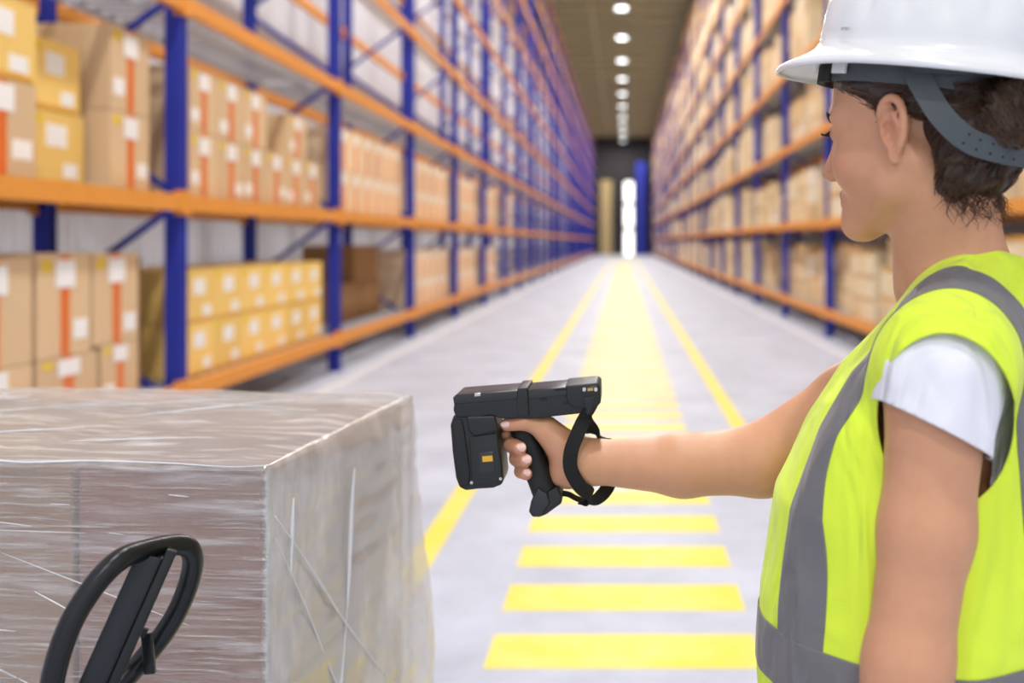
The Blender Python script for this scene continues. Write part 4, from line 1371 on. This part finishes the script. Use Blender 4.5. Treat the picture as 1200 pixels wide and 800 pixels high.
for r in range(3):
    for i, (xa, xb) in enumerate(((-1.0, -.70), (-.70, -.285), (-.285, -.006))):
        for j, (ya, yb) in enumerate(((.006, .31), (.31, .624))):
            mt = 'loadred' if (i == 2 and j == 0 and r == 2) else 'loadtan'
            o = lbox(xa, xb, ya, yb, rowsz[r], rowsz[r + 1], mt)
            if i == 2:
                sp = MB().box(xb - .0045, xb - .002, ya + .012, yb - .012, rowsz[r] + .008, rowsz[r + 1] - .008).mesh('side_print', M['loadwhite'])
                obj('side_print', sp, None, o)
                for (a0, a1, c0, c1) in ((.55, .95, .08, .30), (.1, .35, .5, .62)):
                    pr = MB().box(xb - .003, xb - .001, ya + (yb - ya) * a0, ya + (yb - ya) * a1, rowsz[r] + .33 * c0, rowsz[r] + .33 * c1).mesh('colour_print', M['loadprint'])
                    obj('colour_print', pr, None, o)
# film: a rounded box with tension creases
def film_mat():
    m, nt, b = nmat('stretch_film')
    tc = N(nt, 'ShaderNodeTexCoord'); geo = N(nt, 'ShaderNodeNewGeometry')
    def streak(scale, rot, detail, seed):
        mp = N(nt, 'ShaderNodeMapping'); mp.inputs['Scale'].default_value = scale; mp.inputs['Rotation'].default_value = rot; mp.inputs['Location'].default_value = (seed, seed * .7, 0)
        nt.links.new(tc.outputs['Object'], mp.inputs['Vector'])
        n = N(nt, 'ShaderNodeTexNoise'); n.inputs['Scale'].default_value = 1.0; n.inputs['Detail'].default_value = detail; n.inputs['Roughness'].default_value = .62
        nt.links.new(mp.outputs[0], n.inputs['Vector']); return n.outputs[0]
    sa = streak((7, 7, 190), (0, .06, 0), 6, 0)       # fine near-horizontal haze streaks, with white glints put into the colour
    sb = streak((4, 5, 46), (.15, -.38, .1), 4, 3)    # diagonal streaks
    sc = streak((6, 44, 6), (.0, .0, .35), 5, 8)      # streaks across the top, its white highlights put into the colour
    sd = streak((3, 5, 2.2), (.5, .2, .0), 5, 12)     # broad haze of the aisle side
    nm = N(nt, 'ShaderNodeSeparateXYZ'); nt.links.new(tc.outputs['Normal'], nm.inputs[0])
    def fac(o):
        m_ = N(nt, 'ShaderNodeMapRange'); m_.inputs['From Min'].default_value = .45; m_.inputs['From Max'].default_value = .75
        nt.links.new(o, m_.inputs['Value']); return m_.outputs[0]
    sb_ = N(nt, 'ShaderNodeMath', operation='MULTIPLY'); sb_.inputs[1].default_value = .93; nt.links.new(sb, sb_.inputs[0])
    fr = N(nt, 'ShaderNodeMath', operation='MAXIMUM'); nt.links.new(sa, fr.inputs[0]); nt.links.new(sb_.outputs[0], fr.inputs[1])
    m1 = N(nt, 'ShaderNodeMix'); nt.links.new(fac(nm.outputs[2]), m1.inputs['Factor']); nt.links.new(fr.outputs[0], m1.inputs['A']); nt.links.new(sc, m1.inputs['B'])
    m2 = N(nt, 'ShaderNodeMix'); nt.links.new(fac(nm.outputs[0]), m2.inputs['Factor']); nt.links.new(m1.outputs['Result'], m2.inputs['A']); nt.links.new(sd, m2.inputs['B'])
    ad2 = m2
    at = N(nt, 'ShaderNodeAttribute'); at.attribute_name = 'haze_highlight'
    mr = N(nt, 'ShaderNodeMapRange'); mr.inputs['From Min'].default_value = .50; mr.inputs['From Max'].default_value = .72
    mr.inputs['To Min'].default_value = 0.0; mr.inputs['To Max'].default_value = .60
    nt.links.new(ad2.outputs['Result'], mr.inputs['Value'])
    sm = N(nt, 'ShaderNodeMath', operation='ADD', use_clamp=True); nt.links.new(mr.outputs[0], sm.inputs[0]); nt.links.new(at.outputs['Fac'], sm.inputs[1])
    tr = N(nt, 'ShaderNodeBsdfTransparent'); tr.inputs[0].default_value = (.98, .975, .965, 1)
    b.inputs['Base Color'].default_value = lin(222, 219, 216); b.inputs['Roughness'].default_value = .28
    bp = N(nt, 'ShaderNodeBump'); bp.inputs['Strength'].default_value = .7; bp.inputs['Distance'].default_value = .008
    nt.links.new(ad2.outputs['Result'], bp.inputs['Height']); nt.links.new(bp.outputs[0], b.inputs['Normal'])
    mx = N(nt, 'ShaderNodeMixShader'); nt.links.new(sm.outputs[0], mx.inputs[0]); nt.links.new(tr.outputs[0], mx.inputs[1]); nt.links.new(b.outputs[0], mx.inputs[2])
    gl = N(nt, 'ShaderNodeBsdfGlossy'); gl.inputs['Roughness'].default_value = .14; nt.links.new(bp.outputs[0], gl.inputs['Normal'])
    mx2 = N(nt, 'ShaderNodeMixShader'); mx2.inputs[0].default_value = .17
    nt.links.new(mx.outputs[0], mx2.inputs[1]); nt.links.new(gl.outputs[0], mx2.inputs[2])
    out = nt.nodes['Material Output']; nt.links.new(mx2.outputs[0], out.inputs['Surface'])
    return m
M['film'] = film_mat()
def grid_box(x0, x1, y0, y1, z0_, z1_, nx, ny, nz):
    """surface points of a box without its bottom, and quads"""
    pts, fs, nr = [], [], []
    def face(o, u, v, nu, nv, n):
        b0 = len(pts)
        for i in range(nu + 1):
            for j in range(nv + 1): pts.append(np.array(o) + np.array(u) * (i / nu) + np.array(v) * (j / nv)); nr.append(n)
        for i in range(nu):
            for j in range(nv): fs.append((b0 + i * (nv + 1) + j, b0 + (i + 1) * (nv + 1) + j, b0 + (i + 1) * (nv + 1) + j + 1, b0 + i * (nv + 1) + j + 1))
    dx, dy, dz = x1 - x0, y1 - y0, z1_ - z0_
    face((x0, y0, z0_), (dx, 0, 0), (0, 0, dz), nx, nz, (0, -1, 0))
    face((x1, y0, z0_), (0, dy, 0), (0, 0, dz), ny, nz, (1, 0, 0))
    face((x1, y1, z0_), (-dx, 0, 0), (0, 0, dz), nx, nz, (0, 1, 0))
    face((x0, y1, z0_), (0, -dy, 0), (0, 0, dz), ny, nz, (-1, 0, 0))
    face((x0, y0, z1_), (dx, 0, 0), (0, dy, 0), nx, ny, (0, 0, 1))
    return np.array(pts), np.array(fs), np.array(nr, float)
fp, ff, fnr = grid_box(-LW - .004, .006, -.006, LD + .004, 0.0, zt + .006, 90, 60, 100)
q = fp.astype(np.float32)
dis = vnoise(q * np.array([5, 7, 6], np.float32), 41) * .006 + vnoise(q * np.array([12, 14, 60], np.float32), 42) * .0022 + vnoise(q * np.array([30, 12, 24], np.float32), 43) * .002
# film pulled tight at the edges, slack lower down at the far aisle corner
bul = np.clip((.86 - fp[:, 2]) / .25, 0, 1) * np.clip((fp[:, 1] - .2) / .4, 0, 1) * (fnr[:, 0] > .5) * .038
ed = np.minimum.reduce([np.abs(fp[:, 0] - .006) + (fnr[:, 0] > .5), np.abs(fp[:, 2] - zt - .006) + (fnr[:, 2] > .5), np.abs(fp[:, 1] + .006) + (fnr[:, 1] < -.5)])
dis = (dis + .004) * np.clip(ed / .05, 0, 1) + bul
fp2 = fp + fnr * dis[:, None]
me = np_mesh('film', fp2, ff, M['film'])
bm = bmesh.new(); bm.from_mesh(me); bmesh.ops.remove_doubles(bm, verts=bm.verts[:], dist=.002); bm.to_mesh(me); bm.free(); smooth(me)
# film haze, denser on the aisle side; the top also carries painted highlights
co = np.zeros(len(me.vertices) * 3, np.float32); me.vertices.foreach_get('co', co); co = co.reshape(-1, 3)
haze_hl = np.full(len(co), .10)
haze_hl = np.where(co[:, 0] > .0, .62, haze_hl)
haze_hl = np.where(co[:, 2] > zt + .0, .46, haze_hl)
a_ = me.attributes.new('haze_highlight', 'FLOAT', 'POINT'); a_.data.foreach_set('value', haze_hl.astype(np.float32))
obj('film', me, None, load)
# twisted film cords and creases, and short pale tubes added as glints
M['filmcord_glint'] = plain('twisted_film_glint', lin(225, 226, 230), .25, var=.05)
def crease_glint(pts, r, nrm):
    path = smooth_path(pts, 5); n = len(path)
    b = MB(); b.tube(path, [r * (.3 + .7 * math.sin(math.pi * (i + .5) / n)) for i in range(n)], 5)
    obj('film_crease_glint', b.mesh('film_crease_glint', M['filmcord_glint'], True), None, load)
fz = lambda y, z: .010 + (min(1, max(0, (.86 - z) / .25)) * min(1, max(0, (y - .2) / .4)) * .038) + .002
for (y0_, za, y1_, zb, r) in ((.0, .93, .40, .55, .0022), (.30, .93, .26, .72, .0034), (.26, .72, .20, .45, .002), (.0, .90, .3, .5, .0016), (.06, .94, .05, .84, .003)):
    crease_glint([(fz(y0_ + (y1_ - y0_) * t, za + (zb - za) * t), y0_ + (y1_ - y0_) * t, za + (zb - za) * t + .006 * math.sin(t * 5)) for t in np.linspace(0, 1, 6)], r, None)
for k in range(16):
    x0_ = random.uniform(-1.0, -.35); y0_ = random.uniform(.02, .58); ln = random.uniform(.1, .36); a = random.uniform(-.5, .5)
    if k % 3 == 0: a = random.uniform(.5, 1.2)
    pts = [(min(0, x0_ + ln * t * math.cos(a)), min(LD, max(0, y0_ + ln * t * math.sin(a))), zt + .0125) for t in np.linspace(0, 1, 5)]
    crease_glint(pts, random.uniform(.0006, .0016), None)
for k in range(40):  # front face: mostly short pale tubes in place of glints, some longer creases
    x0_ = random.uniform(-1.0, -.08); z_ = random.uniform(.6, zt - .02); ln = random.uniform(.02, .07) if k % 5 else random.uniform(.1, .3); sl_ = random.uniform(-.12, .06) if k % 3 else random.uniform(-.5, -.3)
    x0_ = min(x0_, -.01 - ln)
    pts = [(x0_ + ln * t, -.0125, min(zt, z_ + ln * t * sl_)) for t in np.linspace(0, 1, 5)]
    crease_glint(pts, random.uniform(.0005, .0011), None)
edge = [(x, -.008 + .003 * math.sin(x * 40), zt + .007 + .002 * math.sin(x * 23)) for x in np.linspace(-1.0, .004, 24)]
crease_glint(edge, .0018, None)
# pallet
M['wood'] = plain('pallet_wood', lin(176, 140, 96), .85, var=.25, scale=9)
pal = empty('wooden_pallet', (LO.x, LO.y, 0), -lr); tag(pal, 'wooden pallet under the wrapped load', 'pallet')
bd = MB().box(-LW, 0, 0, .1, 0, .02).mesh('board', M['wood'])
for j in range(5): obj('board', bd, None, pal, (0, j * (LD - .1) / 4, .122))
for j in range(3): obj('board', bd, None, pal, (0, j * (LD - .1) / 2, 0))
blk = MB().box(0, .12, 0, .1, .02, .122).mesh('block', M['wood'])
for x in (-LW, -LW / 2 - .06, -.12):
    for j in range(3): obj('block', blk, None, pal, (x, j * (LD - .1) / 2, 0))

# ------------------------------------------------------------------ pallet jack
M['jackmetal'] = plain('worn_black_steel', lin(30, 31, 33), .3, .35, var=.3, scale=40, bump=.15, bscale=260)
M['jackbar'] = plain('grey_black_steel', lin(40, 43, 47), .5, .3, var=.2, scale=30)
M['jackyellow'] = plain('yellow_jack_paint', lin(215, 160, 40), .45)
jack = empty('pallet_jack', (-.95, 1.29, 0)); tag(jack, 'pallet jack with black loop handle in front of the wrapped load', 'pallet jack')
def jpart(name, me, mat=None, parent=None):
    o = obj(name, me, mat, jack if parent is None else parent)
    if parent is None: o.matrix_parent_inverse = Matrix.Translation(-jack.location)
    return o
loop = [(62, 815, 1.06), (66, 778, 1.06), (84, 728, 1.065), (112, 684, 1.08), (140, 656, 1.10), (168, 645, 1.13), (205, 638, 1.165), (222, 643, 1.18), (226, 662, 1.19), (216, 698, 1.19), (196, 736, 1.185), (166, 774, 1.17), (132, 812, 1.14), (108, 838, 1.11), (84, 846, 1.08)]
hnd = jpart('loop_handle', MB().tube(smooth_path([P(*q) for q in loop], 6, True), .0118, 14, True).mesh('loop_handle', M['jackmetal'], True))
top = P(176, 650, 1.13); bot = P(92, 838, 1.09)
dirv = (bot - top).normalized()
low = Vector((-.95, 1.29, .24))
nrm = Vector((.42, -1, .1))
jpart('centre_bar', bevelled(MB().bar(top, bot, .027, .010, nrm).mesh('centre_bar', M['jackbar']), .0015), None)
offs = Vector((.021, .008, 0.004))
jpart('centre_bar', bevelled(MB().bar(top + offs, bot + offs, .011, .020, nrm).mesh('centre_bar', M['jackmetal']), .0015), None)
lev0 = P(172, 742, 1.15)
jpart('release_lever', bevelled(MB().bar(lev0, lev0 + Vector((.004, .0, -.045)), .006, .012).bar(lev0, lev0 + Vector((-.02, -.004, .01)), .006, .010).mesh('release_lever', M['jackmetal']), .0012))
jpart('tiller', MB().tube([bot + Vector((0, 0, .01)), bot + (low - bot) * .5, low], [.017, .02, .024], 14).mesh('tiller', M['jackmetal'], True))
pump = MB().lathe([(.03, .10), (.055, .11), (.055, .24), (.04, .26), (.04, .32)], 20, (-.95, 1.31, 0))
jpart('pump', pump.mesh('pump', M['jackyellow'], True))
whl = jpart('steer_wheel', MB().tube([(-1.02, 1.29, .085), (-.96, 1.29, .085)], .085, 20).mesh('steer_wheel', M['shellblack'], True))
jpart('steer_wheel', MB().tube([(-.94, 1.29, .085), (-.88, 1.29, .085)], .085, 20).mesh('steer_wheel', M['shellblack'], True))
for x in (-1.28, -.84):
    jpart('fork', bevelled(MB().box(x, x + .14, 1.37, 1.99, .055, .105).mesh('fork', M['jackyellow']), .006))
jpart('fork_carriage', bevelled(MB().box(-1.28, -.70, 1.335, 1.385, .055, .13).mesh('fork_carriage', M['jackyellow']), .006))
